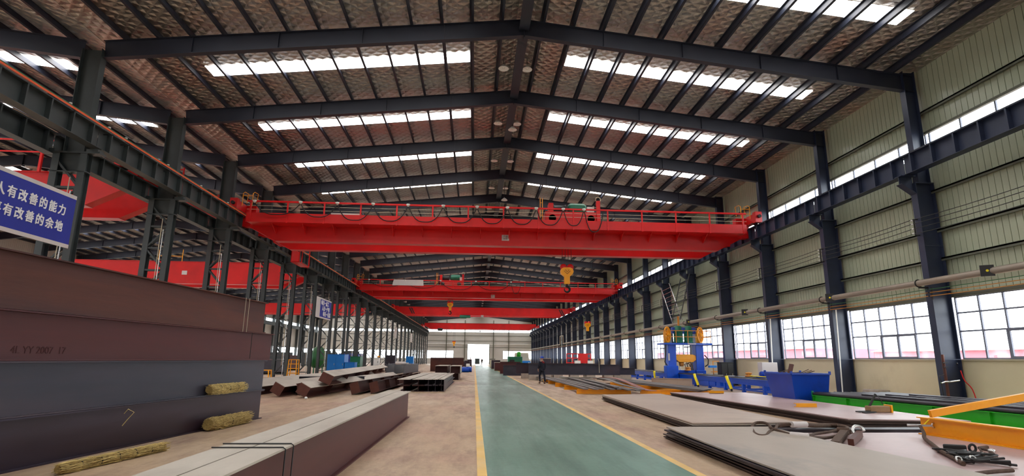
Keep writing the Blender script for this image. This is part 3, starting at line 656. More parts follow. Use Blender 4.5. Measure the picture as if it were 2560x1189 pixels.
# hook blocks
def hook(x, y, z, zt, sc, label, dark=True):
    t = thing('hook_block', label, 'crane hook', (x, y, z), 'crane hook blocks')
    b = MB(); s = sc
    prof = [(-.42, 1.25), (-.36, 1.42), (-.2, 1.5), (.2, 1.5), (.36, 1.42), (.42, 1.25), (.36, 1.08), (.17, .92), (.17, .45), (-.17, .45), (-.17, .92), (-.36, 1.08)]
    b.prism([(x+px*s, y-.16*s, z+pz*s) for px, pz in prof], (0, .32*s, 0)); b.build('block', 'yellow', t, bevel=.02*s)
    b = MB(); b.lathe((x-.22*s, y-.12*s, z+1.52*s), [(0, 0), (.2*s, 0), (.22*s, .1*s), (.2*s, .2*s), (0, .2*s)], 14, 'y'); b.lathe((x+.22*s, y-.12*s, z+1.52*s), [(0, 0), (.2*s, 0), (.22*s, .1*s), (.2*s, .2*s), (0, .2*s)], 14, 'y')
    b.build('sheave', 'red', t)
    b = MB(); b.tube([(x-.2*s, y-.165*s, z+1.28*s), (x, y-.165*s, z+1.08*s), (x+.2*s, y-.165*s, z+1.28*s)], .015*s, 5).tube([(x-.12*s, y-.165*s, z+1.35*s), (x, y-.165*s, z+1.2*s), (x+.12*s, y-.165*s, z+1.35*s)], .015*s, 5); b.build('block_marking', 'black', t)
    b = MB(); b.cyl((x, y, z+.45*s), (x, y, z+.32*s), .06*s); pts = []; rr = []
    for i in range(17):
        a = math.radians(100-300*i/16); pts.append((x+.17*s*math.cos(a), y, z+.12*s+.17*s*math.sin(a))); rr.append(s*(.07 if i < 9 else .07-.045*(i-9)/7))
    b.tube([(x, y, z+.4*s)]+pts, [.06*s]+rr, 10); b.build('hook', 'rubber', t)
    b = MB()
    for dx in (-.3, -.1, .1, .3): b.tube([(x+dx*s, y, z+1.6*s), (x+dx*s*.8, y, zt)], .012*s+.004, 5, False)
    b.build('wire_rope', 'black', t); return t
hook(5.63, 34.2, 5.72, 9.9, .98, 'yellow hook block with red sheaves hanging from the nearest crane')
hook(13.3, 66.2, 4.5, 8.6, .9, 'yellow hook block hanging in front of the right wall, under the second crane')
hook(-2.95, 66.2, 6.7, 9.8, .85, 'small yellow hook block hanging left of centre from the second crane')
hook(-5.4, 150.6, 4.4, 9.3, 1.0, 'tiny yellow hook block hanging far back from the farthest crane')
# ------------------------------------------------------------------ banners
def banner(y0, y1, z0, z1, x, label, white=0.0):
    t = thing('slogan_banner', label, 'banner', (x, (y0+y1)/2, z0)); d = .01
    yb = y0+white
    MB().box(x-d, x+d, yb, y1, z0+.1, z1-.1).build('banner_cloth', 'banner_blue', t)
    if white: MB().box(x-d, x+d, y0, yb, z0, z1).build('white_panel', 'banner_white', t)
    MB().box(x-d*1.5, x+d*1.5, y0, y1, z0, z0+.12).box(x-d*1.5, x+d*1.5, y0, y1, z1-.12, z1).build('banner_edge', 'banner_white', t)
    b = MB()
    for y in (y0, y1):
        for z in (z0+.05, z1-.05): b.tube([(x, y, z), (x-.4, y+(.5 if y == y1 else -.3), z+.02)], .01, 5)
    b.build('tie_cord', 'rope', t); return t
RB = (math.pi/2, 0, math.pi/2)
t = banner(11.9, 18.9, 5.0, 6.76, -13.36, 'large blue banner with white Chinese characters on the nearest lattice columns')
t['label'] = 'large blue slogan banner with two lines of white characters, upper left'
def rowtext(s, ylast, z, step, size, par):
    for i, ch in enumerate(reversed(s)):
        text(ch, size, (-13.345, ylast-i*step, z), RB, 'lettering', par, 'character', .004, sx=.95, bold=.0075)
rowtext('人人有改善的能力', 18.34, 6.14, .4, .36, t)
rowtext('事事有改善的余地', 18.32, 5.6, .4, .36, t)
t = banner(48.7, 53.7, 4.95, 6.7, -13.5, 'small blue and white slogan banner with three lines of characters, middle of the column row', white=1.25)
for i, (s, dy) in enumerate((('每日一点工', 0), ('人日一户有', .35), ('每日一名忍', .7))):
    text(s, .45, (-13.48, 51.45+dy*1.15, 6.29-.475*i), RB, 'lettering', t, 'character', .004, sx=1.15, bold=.012)
for y0, y1, lb in ((96.3, 99.5, 'blank white banner on the lattice columns, nearer of the two far ones'), (121, 124, 'blank white banner on the lattice columns, farthest of all')):
    q = thing('white_banner', lb, 'banner', (-13.5, y0, 4.9)); MB().box(-13.51, -13.49, y0, y1, 4.95, 6.7).build('banner_cloth', 'banner_white', q); MB().box(-13.53, -13.48, y0, y1, 6.68, 6.74).box(-13.53, -13.48, y0, y1, 4.9, 4.97).build('banner_edge', 'cream', q)
# ------------------------------------------------------------------ steel stacks, left side
def hbeam(name, p0, p1, depth, width, mat, label, group=None, cat='steel beam', up=(0, 0, 1), tf=.022, tw=.014, fmat=None, ends=False, webs=None):
    """p0, p1 on the centre line of the underside"""
    d, sd, u, L = basis(p0, p1, up); c0 = Vector(p0)+u*depth/2; c1 = Vector(p1)+u*depth/2
    t = thing(name, label, cat, Vector(p0), group)
    b = MB()
    if webs:
        for wd in webs: b.frame((c0+c1)/2+sd*wd, (d, sd, u), (L, tw, depth-2*tf))
    else: b.frame((c0+c1)/2, (d, sd, u), (L, tw, depth-2*tf))
    b.build('web', mat, t)
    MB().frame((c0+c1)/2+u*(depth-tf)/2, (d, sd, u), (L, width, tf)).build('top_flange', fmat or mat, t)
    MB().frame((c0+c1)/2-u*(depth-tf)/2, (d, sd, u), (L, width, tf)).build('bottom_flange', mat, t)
    return t
# four-high stack of welded beams, its visible face running from A to B
A_, B_ = Vector((-6.78, 5.2, 0)), Vector((-5.6, 15.96, 0)); dd = (B_-A_).normalized(); sd = Vector((-dd.y, dd.x, 0))
tiers = ((0.0, .725, 'mill2', 0, .0, 'bottom beam of the tall stack at left, dark purple-grey'), (.73, .775, 'mill', .02, .0, 'second beam up in the tall stack at left, dark blue-grey'),
         (1.51, .705, 'rust2', .3, -.02, 'third beam up in the tall stack at left, dark red-brown'), (2.22, .81, 'rust', -.25, .02, 'topmost beam of the tall stack at left, rusty brown'))
for z, h, m, ex, off, lb in tiers:
    for j, (o2, l2) in enumerate(((0, lb), (.66, lb+', back row'))):
        if j and z < 0: pass
        q = sd*(.19+o2)
        hbeam('steel_beam', A_+q+Vector((0, 0, z)), B_+dd*ex+q+Vector((0, 0, z)), h, .38 if j == 0 else .5, m, l2 if j == 0 else lb.replace(' beam', ' hidden-side beam'), 'beams of the tall stack at left', webs=(.1,) if j == 0 else None)
third = [o for o in bpy.data.objects if o.get('label', '').startswith('third beam up') and o.get('category')][0]
text('4L YY 2007  17', .15, tuple(A_+dd*3.75+sd*.08+Vector((0, 0, 1.66))), (math.pi/2, 0, math.atan2(dd.y, dd.x)), 'ink_dark', third, 'chalk_writing', .002)
g = MB()
for f in (.0, .55): 
    p = A_.lerp(B_, .86+f*.03)-sd*.03
    g.tube([p+Vector((0, 0, 2.2)), p+Vector((0, 0, 3.04))], .006, 5)
tag(g.build('strap', 'cream'), 'pair of thin strapping bands on the topmost stacked beam', 'strap')
g = MB(); p = A_.lerp(B_, .905)-sd*.03
g.tube([p+Vector((0, 0, 1.55)), p+Vector((0, 0, 2.2))], .008, 5); tag(g.build('strap', 'black'), 'thin dark strapping band on the third stacked beam', 'strap')
def straw(p0, p1, r, label, ties=3, sag=0, rnd=0, square=1.0):
    t = thing('straw_bundle', label, 'straw bundle', (Vector(p0)+Vector(p1))/2, 'straw bundles by the tall stack')
    R = random.Random(rnd+3); n = 26; p0, p1 = Vector(p0), Vector(p1); b = MB(); pts = []; rr = []
    for i in range(n+1):
        u = i/n; pts.append(p0.lerp(p1, u)+Vector((R.uniform(-1, 1), R.uniform(-1, 1), R.uniform(-1, 1)))*r*.08); w = min(1, .86+4*min(u, 1-u)); rr.append(r*w*R.uniform(.86, 1.08)*(.86 if any(abs(u-(k+1)/(ties+1)) < .025 for k in range(ties)) else 1))
    b.tube(pts, rr, 14); b.build('straw_core', 'straw', t)
    d, s_, u_, L = basis(p0, p1); b = MB()
    for i in range(700):
        a = R.uniform(0, 2*math.pi); w = R.uniform(-.02, .98); L2 = R.uniform(.08, .3)/L; q = p0.lerp(p1, w); e = p0.lerp(p1, min(1.04, w+L2))
        o1 = (s_*math.cos(a)+u_*math.sin(a))*r*R.uniform(.93, 1.05); o2 = (s_*math.cos(a+R.uniform(-.35, .35))+u_*math.sin(a+R.uniform(-.35, .35)))*r*R.uniform(.95, 1.2)
        b.tube([q+o1, (q+e)/2+(o1+o2)/2*1.03, e+o2], .0035, 3, False)
    tag(b.build('loose_straw', 'straw2', t), kind='stuff')
    for k in range(ties): MB().torus(p0.lerp(p1, (k+1)/(ties+1)), r*.93, .007, (s_, u_), 16).build('binding_string', 'black', t)
    return t
def onstack(f, z, o=-.14): return A_+dd*f-sd*(-o)*-1+Vector((0, 0, z)) if False else A_+dd*f+sd*o+Vector((0, 0, z))
straw(onstack(8.1, .87, -.06), onstack(9.55, .87, -.06), .105, 'straw bundle resting on the ledge between the two lowest stacked beams', 3, rnd=1)
straw(onstack(8.05, .135, -.14), onstack(9.75, .135, -.14), .13, 'straw bundle standing on the floor against the far end of the bottom stacked beam', 1, rnd=2)
straw((-5.62, 8.5, .075), (-5.3, 10.55, .075), .07, 'long thin straw roll lying on the floor beside the tall stack, nearest to the camera', 5, rnd=4)
tag(MB().tube([(-6.12, 10.7, .6), (-6.05, 10.68, .68), (-5.98, 10.75, .62), (-6.05, 10.7, .5), (-6.1, 10.66, .4)], .006, 5).build('string', 'straw2'), 'short curl of straw string stuck on the bottom beam of the tall stack', 'string')
t4 = bpy.data.objects['steel_beam.005'] if False else None
# foreground pair of box beams
for xc, x1, ya, yb, lb in ((-2.43, .335, 2.2, 16.9, 'pale-topped steel beam lying along the floor in the foreground, left one of the touching pair'), (-2.075, .335, 2.2, 16.35, 'pale-topped steel beam with dark red side lying in the foreground, right one of the touching pair')):
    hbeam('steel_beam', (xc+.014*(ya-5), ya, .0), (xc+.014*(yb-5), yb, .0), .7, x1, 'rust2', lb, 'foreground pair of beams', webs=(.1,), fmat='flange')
for y in (6.1, 6.36):
    tag(MB().tube([(-2.6, y, .709), (-1.9, y, .709), (-1.875, y, .69), (-1.89, y+.02, .03)], .007, 6).build('strap', 'black'), 'thin dark strap across the foreground beam pair, %s one' % ('nearer' if y < 6.2 else 'farther'), 'strap', 'straps on the foreground beams')
# rusty tilted beams in the heap
def tilted(p0, p1, ang, w, h, lab, mat='rust', top='flange'):
    u = Vector((math.sin(ang), 0, math.cos(ang))); d, s_, uu, L = basis(p0, p1, u); c = (Vector(p0)+Vector(p1))/2
    t = thing('steel_beam', lab, 'steel beam', Vector(p0), 'tilted rusty beams of the left heap')
    MB().frame(c, (d, s_, uu), (L, .014, h)).build('web', mat, t)
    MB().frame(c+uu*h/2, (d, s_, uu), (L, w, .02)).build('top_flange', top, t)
    MB().frame(c-uu*h/2, (d, s_, uu), (L, w, .02)).build('bottom_flange', mat, t)
    MB().frame(Vector(p0)+d*.01, (d, s_, uu), (.016, w*.98, h)).build('end_plate', mat, t)
    b = MB()
    for i in range(1, 6): b.frame(Vector(p0).lerp(Vector(p1), i/6), (d, s_, uu), (.015, w*.95, h*.97))
    b.build('stiffener', mat, t)
    return t
tilted((-9.3, 24.6, .33), (-9.0, 44, .33), .5, .62, .42, 'rusty tilted beam of the left heap, leftmost, half hidden by the tall stack')
tilted((-7.95, 24.1, .33), (-7.3, 42, .33), .5, .46, .42, 'rusty tilted beam of the left heap, second from the left')
tilted((-6.75, 23.5, .33), (-5.6, 41, .33), .5, .46, .42, 'rusty tilted beam of the left heap, third from the left')
tilted((-6.18, 24.7, .74), (-8.0, 52, .72), .42, .52, .4, 'rusty beam with pale top lying highest across the left heap')
tilted((-7.4, 25.5, .28), (-6.6, 43, .28), -.2, .4, .46, 'rusty beam of the left heap, lying under the second and third tilted ones', top='rust')
tilted((-5.2, 25.8, .3), (-4.6, 44, .3), -.3, .4, .46, 'rusty beam of the left heap, low in the middle', top='rust')
tilted((-4.5, 26.6, .3), (-4.1, 45, .3), -.25, .4, .46, 'rusty beam of the left heap, rightmost', top='rust')
hbeam('steel_beam', (-9.0, 30.5, .0), (-5.9, 31.8, .0), .62, .3, 'mill', 'short dark grey beam lying crosswise behind the left heap', webs=(-.12,))
hbeam('steel_beam', (-12.5, 33, 0), (-8.5, 35.5, 0), .45, .3, 'rust', 'rusty short beam lying crosswise under the lattice columns', )
MB().lathe((-6.5, 23.1, .05), [(0, -.05), (.05, -.03), (.06, 0), (.04, .04), (0, .05)], 8).build('paper_lump', 'white', label='small crumpled white lump on the floor before the left heap', cat='litter')
# low stack with flat pale tops
lows = [(-3.72, -3.1, 'rust', 'low rusty beam with pale top, leftmost of the five in the flat low stack'), (-3.0, -2.42, 'rust', 'low rusty beam with pale top, second from the left in the flat low stack'),
        (-2.4, -2.05, 'mill', 'low grey beam with pale top, third from the left in the flat low stack'), (-2.02, -1.76, 'mill', 'narrow low grey beam with pale top, fourth from the left in the flat low stack'), (-1.72, -1.46, 'mill', 'low grey beam with pale top, rightmost in the flat low stack')]
for i, (xa, xb, m, lb) in enumerate(lows):
    xm = (xa+xb)/2
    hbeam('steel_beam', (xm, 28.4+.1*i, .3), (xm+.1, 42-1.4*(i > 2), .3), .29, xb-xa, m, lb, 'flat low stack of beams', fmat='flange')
    hbeam('steel_beam', (xm, 28.5+.1*i, .0), (xm+.1, 41.5, .0), .29, xb-xa, m, lb.replace('low ', 'bottom-layer ', 1).replace(' with pale top', ''), 'flat low stack of beams')
MB().box(-1.46, -1.44, 28.5, 40, .02, .55).build('side_plate', 'mill', label='upright grey plate closing the right side of the flat low stack', cat='steel plate')
for i, (xa, xb, z0, z1, y0, y1, lb) in enumerate(((-2.95, -2.0, .5, 1.05, 44, 50, 'pale-topped brown box beam lying on the pair behind the low stack, left'), (-1.8, -1.0, .5, 1.05, 43.5, 49, 'pale-topped brown box beam lying on the pair behind the low stack, right'),
                                              (-2.2, -1.15, 0, .5, 44.2, 50, 'dark open-ended box beam at the bottom behind the low stack'))):
    t = thing('box_beam', lb, 'steel beam', (xa, y0, z0), 'box beams behind the low stack')
    MB().box(xa, xb, y0, y1, z1-.02, z1).build('top_plate', 'flange' if z0 else 'rust', t)
    MB().box(xa+.02, xa+.04, y0, y1, z0+.02, z1-.02).box(xb-.04, xb-.02, y0, y1, z0+.02, z1-.02).build('side_plate', 'flange' if i == 1 else 'rust', t)
    MB().box(xa, xb, y0, y1, z0, z0+.02).build('bottom_plate', 'rust', t)
    MB().box(xa+.04, xb-.04, y0+.6, y0+.62, z0+.02, z1-.02).build('inner_stiffener', 'rust2', t)
for i in range(3):
    x = -5.4+.0*i
    hbeam('steel_beam', (-5.5, 73+1.0*i, .0), (-1.35, 73+1.0*i, .0), 1.7, .5, 'rust', 'red-brown deep beam lying crosswise before the doorway, %s of three' % ('front', 'middle', 'back')[i], 'deep beams before the doorway')
for i, (x, y, z) in enumerate(((-7.0, 58, 0), (-8.2, 60, 0), (-9.4, 62, 0))):
    hbeam('steel_beam', (x, y, z), (x+.1, y+14, z), .95, .5, 'mill2', 'dark brown beam behind the left heap, %s' % ('rightmost', 'middle', 'leftmost')[i], 'dark beams behind the heap')
t = thing('gas_cylinder', 'white-grey cylinder lying on the dark beams behind the left heap', 'cylinder', (-7.6, 58, 1.05)); MB().lathe((-8.0, 59, 1.1), [(0, 0), (.12, .02), (.15, .1), (.15, 1.0), (.08, 1.1), (.03, 1.12), (.03, 1.2), (0, 1.2)], 14, 'x').build('vessel', 'banner_white', t); MB().cyl((-6.8, 59, 1.1), (-6.65, 59, 1.1), .04).build('valve', 'white', t)
for i, (x, y, h) in enumerate(((-1.15, 96, 1.3), (-1.9, 104, 1.1), (-.9, 112, 1.5))):
    t = thing('yard_machine', 'small dark machine left of the far doorway approach, %s of three' % ('nearest', 'middle', 'farthest')[i], 'machine', (x, y, 0), 'small dark machines before the doorway'); MB().box(x-.45, x+.45, y, y+1.2, .2, h).build('body', 'mill2', t, bevel=.06); MB().lathe((x-.45, y+.3, .25), [(0, 0), (.25, 0), (.25, .12), (0, .12)], 14, 'x').build('wheel', 'rubber', t); MB().lathe((x+.33, y+.3, .25), [(0, 0), (.25, 0), (.25, .12), (0, .12)], 14, 'x').build('wheel', 'rubber', t); MB().tube([(x, y, h), (x+.1, y-.3, h+.25)], .03, 6).build('handle', 'white', t)
# equipment between and before the lattice columns
def cabinet(x0, x1, y0, y1, z0, z1, mat, label, cat, name, doors=2, group=None):
    t = thing(name, label, cat, ((x0+x1)/2, (y0+y1)/2, z0), group); MB().box(x0, x1, y0, y1, z0, z1).build('body', mat, t, bevel=.02)
    w = (x1-x0)/doors
    for i in range(doors):
        d = MB().box(x0+w*i+.03, x0+w*(i+1)-.03, y0-.02, y0, z0+.06, z1-.06).build('door', mat, t)
        MB().box(x0+w*(i+1)-.12, x0+w*(i+1)-.09, y0-.05, y0-.02, (z0+z1)/2-.08, (z0+z1)/2+.08).build('handle', 'chrome', d)
    MB().box(x0-.02, x1+.02, y0-.03, y1+.02, z1, z1+.03).build('top_plate', mat, t); return t
cabinet(-11.8, -10.45, 47, 48.5, .3, 1.82, 'blue_light', 'bright blue cabinet standing before the lattice columns', 'cabinet', 'tool_cabinet')
cabinet(-10.4, -9.6, 47, 48, .3, 1.2, 'blue_light', 'low blue box right of the bright blue cabinet', 'cabinet', 'tool_box', 1)
cabinet(-9.1, -8.6, 52.6, 53.2, .9, 1.55, 'white', 'small white box on the beams right of the blue cabinet', 'box', 'white_box', 1)
MB().box(-12.3, -9.0, 46.8, 49, 0, .3).build('timber_platform', 'mill', label='low dark platform carrying the bright blue cabinet', cat='platform')
MB().box(-9.3, -8.45, 52.5, 53.4, 0, .9).build('dark_crate', 'mill', label='dark crate carrying the small white box', cat='crate')
def stand(x, y, w, d, h, label, name, cat, rungs=3, back=0):
    t = thing(name, label, cat, (x, y, 0)); b = 0
    for i in (-1, 1):
        for j in (-1, 1): MB().bar((x+i*w/2, y+j*d/2, 0), (x+i*w/2*.8, y+j*d/2*.8, h+(back if j > 0 else 0)), .05, .05).build('leg', 'yellow', t)
    b = MB()
    for r in range(1, rungs+1):
        z = h*r/(rungs+1); f = 1-.2*r/(rungs+1)
        for j in (-1, 1): b.bar((x-w/2*f, y+j*d/2*f, z), (x+w/2*f, y+j*d/2*f, z), .04, .04)
    b.build('rung', 'yellow', t); MB().box(x-w*.45, x+w*.45, y-d*.45, y+d*.45, h-.04, h).build('seat', 'yellow', t); return t
stand(-11.65, 38, .6, .6, 1.45, 'tall yellow step stand before the lattice columns', 'step_stand', 'step stand', 4)
stand(-11.5, 32.5, .7, .5, .9, 'yellow metal stool near the far end of the tall stack', 'metal_stool', 'stool', 1)
t = thing('tank_machine', 'dark green rounded machine seen between the lattice columns', 'machine', (-16, 60, 0)); MB().lathe((-16, 60, .5), [(0, 0), (.5, .05), (.7, .3), (.72, 1.4), (.5, 2.0), (.2, 2.2), (0, 2.2)], 20).build('tank', 'green_deep', t)
for i in range(3): MB().bar((-16+.5*math.cos(i*2.1), 60+.5*math.sin(i*2.1), 0), (-16+.5*math.cos(i*2.1), 60+.5*math.sin(i*2.1), .9), .1, .1).build('leg', 'green_dark', t)
cabinet(-13.6, -12.5, 64, 65.5, 0, 1.7, 'green_dark', 'dark green cabinet far off in the lattice column row', 'cabinet', 'control_cabinet', 1)
cabinet(-11.0, -9.8, 72, 73, 0, 1.9, 'mill', 'dark grey cabinet far off left of the deep brown beams', 'cabinet', 'control_cabinet', 2)
cabinet(-9.4, -8.4, 80, 81, 0, 1.8, 'blue_light', 'small blue cabinet far off beside the lattice columns', 'cabinet', 'control_cabinet', 1)
for i, (x, y) in enumerate(((-.9, 69), (-.55, 70.5))):
    t = thing('blue_drum', 'blue drum lying beside the walkway, %s' % ('left one' if i == 0 else 'right one'), 'drum', (x, y, 0), 'blue drums beside the walkway'); MB().lathe((x-.6, y, .32), [(0, 0), (.3, 0), (.32, .03), (.3, .4), (.32, .45), (.3, .8), (.32, .88), (0, .88)], 18, 'x').build('shell', 'blue', t); MB().box(x-.6, x+.3, y-.3, y+.3, 0, .04).build('skid', 'black', t)
MB().box(-.95, -.5, 68.8, 69.4, .66, 1.0).build('white_canister', 'white', label='white canister standing on the blue drums beside the walkway', cat='canister', bevel=.05)
# neighbouring bay floor clutter seen between the legs
for i, (x, y, w, h, m, lb) in enumerate(((-20, 55, 3, 1.4, 'mill', 'dark machine bed in the neighbouring bay behind the nearest columns'), (-24, 70, 4, 1.8, 'rust2', 'brown steel bin in the neighbouring bay'), (-19, 88, 3, 2.2, 'blue_dark', 'dark blue machine in the neighbouring bay'), (-27, 100, 5, 2.4, 'steel_grey', 'grey machine housing far back in the neighbouring bay'), (-22, 42, 3.4, 1.2, 'steel_grey', 'low grey workbench in the neighbouring bay'))):
    t = thing('machine_bed', lb, 'machine', (x, y, 0)); MB().box(x-w/2, x+w/2, y, y+4, .15, h).build('housing', m, t, bevel=.05); MB().box(x-w/2+.1, x-w/2+.4, y+.1, y+.5, 0, .15).box(x+w/2-.4, x+w/2-.1, y+.1, y+.5, 0, .15).box(x-w/2+.1, x+w/2-.1, y+3.4, y+3.8, 0, .15).build('foot', 'black', t); MB().box(x-w/3, x+w/3, y+.5, y+3.2, h, h+.35).build('cover', 'steel_grey', t)
# ------------------------------------------------------------------ right side: plate stacks
def platepile(corners, z0, n, th, mats, labels, group, gap=.012, bend=0.0, jig=.03, seed=1):
    """corners: near-left, near-right, far-right, far-left"""
    R = random.Random(seed); c = [Vector((x, y, 0)) for x, y in corners]; out = []
    for i in range(n):
        z = z0+i*(th+gap); dx, dy = R.uniform(-jig, jig), R.uniform(-jig, jig)
        if i == n-1: dx = dy = 0
        b = MB(); N = 10; vs = []
        for j in range(N+1):
            u = j/N; l = c[0].lerp(c[3], u); r = c[1].lerp(c[2], u); zz = z+bend*(4*(u-.5)**2)*(i+1)/n
            for p in (l, r):
                for h in (0, th): vs.append((p.x+dx, p.y+dy, zz+h))
        fs = []
        for j in range(N):
            a = j*4; q = a+4
            fs += [(a, a+2, q+2, q), (a+1, q+1, q+3, a+3), (a, q, q+1, a+1), (a+2, a+3, q+3, q+2)]
        fs += [(0, 1, 3, 2), (N*4, N*4+2, N*4+3, N*4+1)]
        b.add(vs, fs)
        o = b.build('steel_plate', mats[min(i, len(mats)-1)] if i < n-1 else mats[-1], label=labels[0] if i == n-1 else labels[1] % ('bottom' if i == 0 else ['second', 'third', 'fourth', 'fifth', 'sixth', 'seventh', 'eighth', 'ninth', 'tenth'][i-1]), cat='steel plate', group=group)
        o['kind'] = 'thing'; out.append(o)
    return out
platepile([(4.98, 13.0), (7.55, 13.25), (7.95, 24.2), (5.2, 23.2)], .05, 5, .025, ['edge', 'edge', 'edge', 'flange', 'plate'], ('large pale plate on top of the pile beside the walkway, in the middle distance', 'dark-edged plate, %s in the middle-distance pile beside the walkway'), 'plates of the middle-distance pile')
for i, y in enumerate((14.2, 18.5, 22.6)):
    MB().box(5.3, 7.6, y-.05, y+.05, 0, .05).build('timber_batten', 'wood', label='thin batten under the middle-distance plate pile, %s one' % ('near', 'middle', 'far')[i], cat='batten', group='battens under the plates')
platepile([(9.35, 14.0), (12.2, 13.6), (12.25, 25.4), (8.75, 25.3)], .0, 8, .026, ['edge', 'edge', 'edge', 'edge', 'edge', 'edge', 'edge', 'plate2'], ('pinkish pale plate on top of the thick dark-edged pile before the blue skip', 'dark-edged plate, %s in the thick pile before the blue skip'), 'plates of the thick pile', gap=.002, jig=.05, seed=4)
platepile([(4.0, 2.5), (6.9, 2.6), (6.35, 12.0), (4.02, 12.2)], .02, 2, .022, ['edge', 'edge'], ('lower dark plate under the nearest grey plate, its edge sticking out', 'lowest dark plate under the nearest grey plate, %s'), 'plates of the nearest pile', gap=.03, jig=.06, seed=5, bend=.0)
pp = platepile([(4.05, 2.5), (6.95, 2.6), (6.1, 11.75), (3.93, 11.7)], .13, 3, .024, ['bar', 'bar', 'plate3'], ('large scuffed grey plate on top of the nearest pile, bottom right', 'dark plate, %s of the upper pack in the nearest pile'), 'plates of the nearest pile', gap=.012, bend=.06, jig=.05, seed=9)
for i, y in enumerate((3.5, 7.0, 10.5)):
    MB().box(4.3, 6.4, y-.05, y+.05, .1, .13).build('timber_batten', 'wood', label='thin batten inside the nearest plate pile, %s one' % ('near', 'middle', 'far')[i], cat='batten', group='battens under the plates')
platepile([(7.15, 3.0), (12.4, 3.0), (12.2, 12.5), (6.75, 12.4)], .0, 3, .026, ['edge', 'bar', 'plate2'], ('broad pinkish plate lying right of the nearest grey plate, under the yellow beam', 'dark plate, %s under the broad pinkish plate'), 'plates under the yellow beam', gap=.004, seed=11)
platepile([(6.9, 12.75), (12.3, 12.85), (12.3, 13.3), (6.9, 13.1)], .0, 4, .026, ['edge', 'bar'], ('narrow dark plate strip behind the broad pinkish plate', 'narrow dark plate strip, %s behind the broad pinkish plate'), 'narrow dark strips', gap=.003, seed=12)
# slings
def tubething(name, pts, r, mat, label, cat, group=None, n=8, subdiv=4):
    P = [Vector(p) for p in pts]; out = []
    for i in range(len(P)-1):
        a, b, c, d = P[max(i-1, 0)], P[i], P[i+1], P[min(i+2, len(P)-1)]
        for k in range(subdiv):
            t = k/subdiv; out.append(.5*((2*b)+(-a+c)*t+(2*a-5*b+4*c-d)*t*t+(-a+3*b-3*c+d)*t**3))
    out.append(P[-1]); return tag(MB().tube(out, r, n).build(name, mat), label, cat, group)
t = thing('lifting_sling', 'brown wire rope sling with looped eyes lying across the pale plates', 'lifting sling', (6.2, 11.4, .2))
def tb(pts, r, mat, nm):
    o = tubething(nm, pts, r, mat, None, None); o.parent = t; o.location = WL[o.name]-WL[t.name]; return o
tb([(6.9, 12.25, .28), (6.5, 12.1, .29), (6.11, 11.49, .28), (5.75, 11.05, .27), (5.5, 10.7, .25), (5.34, 10.63, .25), (5.42, 11.0, .25), (5.58, 11.35, .25), (5.85, 11.95, .26), (6.1, 12.29, .3), (6.26, 12.25, .31), (6.2, 11.9, .3), (5.95, 11.35, .3), (5.98, 10.95, .27), (6.02, 10.75, .25)], .03, 'rope', 'rope_loop')
tb([(7.2, 12.3, .27), (7.6, 12.6, .22), (8.3, 13.0, .17), (8.4, 12.7, .16), (8.15, 12.3, .16), (7.98, 11.95, .16)], .05, 'rope', 'rope_leg')
tb([(6.15, 10.6, .25), (6.6, 11.1, .2), (7.05, 11.7, .15), (7.6, 12.1, .14), (8.0, 12.4, .15)], .03, 'rope', 'rope_leg')
tb([(6.15, 10.5, .25), (6.5, 10.75, .2), (6.9, 11.1, .15), (7.35, 11.45, .14), (7.8, 11.75, .15)], .03, 'rope', 'rope_leg')
tb([(6.6, 12.3, .24), (7.2, 12.9, .2), (7.9, 13.1, .16), (8.3, 12.85, .2)], .035, 'rope', 'rope_leg')
for i, p in enumerate((((6.85, 12.2, .28), (7.25, 12.33, .27)), ((5.98, 10.72, .25), (6.2, 10.5, .25)))):
    tag(MB().cyl(p[0], p[1], .062, 14).build('ferrule_sleeve', 'banner_white', t), 'white wrapped sleeve')
MB().torus((8.02, 11.75, .2), .12, .033, ((1, 0, 0), (.2, .5, .8)), 18, 0, 5.2).build('shackle', 'chrome', t)
MB().bar((7.75, 11.8, .17), (6.5, 10.2, .16), .14, .1).tube([(7.85, 11.8, .2), (7.7, 11.95, .2)], .06, 8).build('lifting_clamp', 'rope', t)
MB().bar((7.95, 11.6, .17), (7.0, 10.5, .15), .1, .12).build('lifting_clamp', 'rust', t)
# blocks on the plates
for i, (x, y, w, lb) in enumerate(((10.35, 17.6, .66, 'small yellow channel block on the pinkish plate, nearer one'), (10.55, 24.7, .66, 'small yellow channel block on the pinkish plate, farther one'))):
    t2 = thing('channel_block', lb, 'block', (x, y, .225), 'small yellow blocks on the pinkish plate')
    MB().box(x-w/2, x+w/2, y-.13, y-.115, .225, .335).build('web', 'yellow', t2); MB().box(x-w/2, x+w/2, y-.13, y+.02, .32, .335).box(x-w/2, x+w/2, y-.13, y+.02, .225, .24).build('flange', 'yellow', t2)
t2 = thing('cut_offcut_clamp', 'rusty clamp with a dark lever on the pinkish plate before the green frame', 'clamp', (11.3, 15.8, .225))
MB().box(11.15, 11.75, 15.7, 15.95, .225, .40).build('body', 'wood', t2, bevel=.03); MB().box(11.75, 11.8, 15.68, 15.97, .225, .43).build('end_plate', 'yellow', t2)
MB().tube([(11.2, 15.8, .38), (11.35, 15.8, .62), (11.42, 15.8, .72)], .035, 6).tube([(11.42, 15.8, .72), (11.55, 15.8, .6), (11.6, 15.8, .45)], .012, 5).build('lever', 'black', t2)
MB().bar((10.75, 15.7, .25), (11.3, 15.8, .26), .12, .03).bar((10.8, 15.5, .24), (11.2, 15.6, .25), .1, .03).build('tongue', 'black', t2)
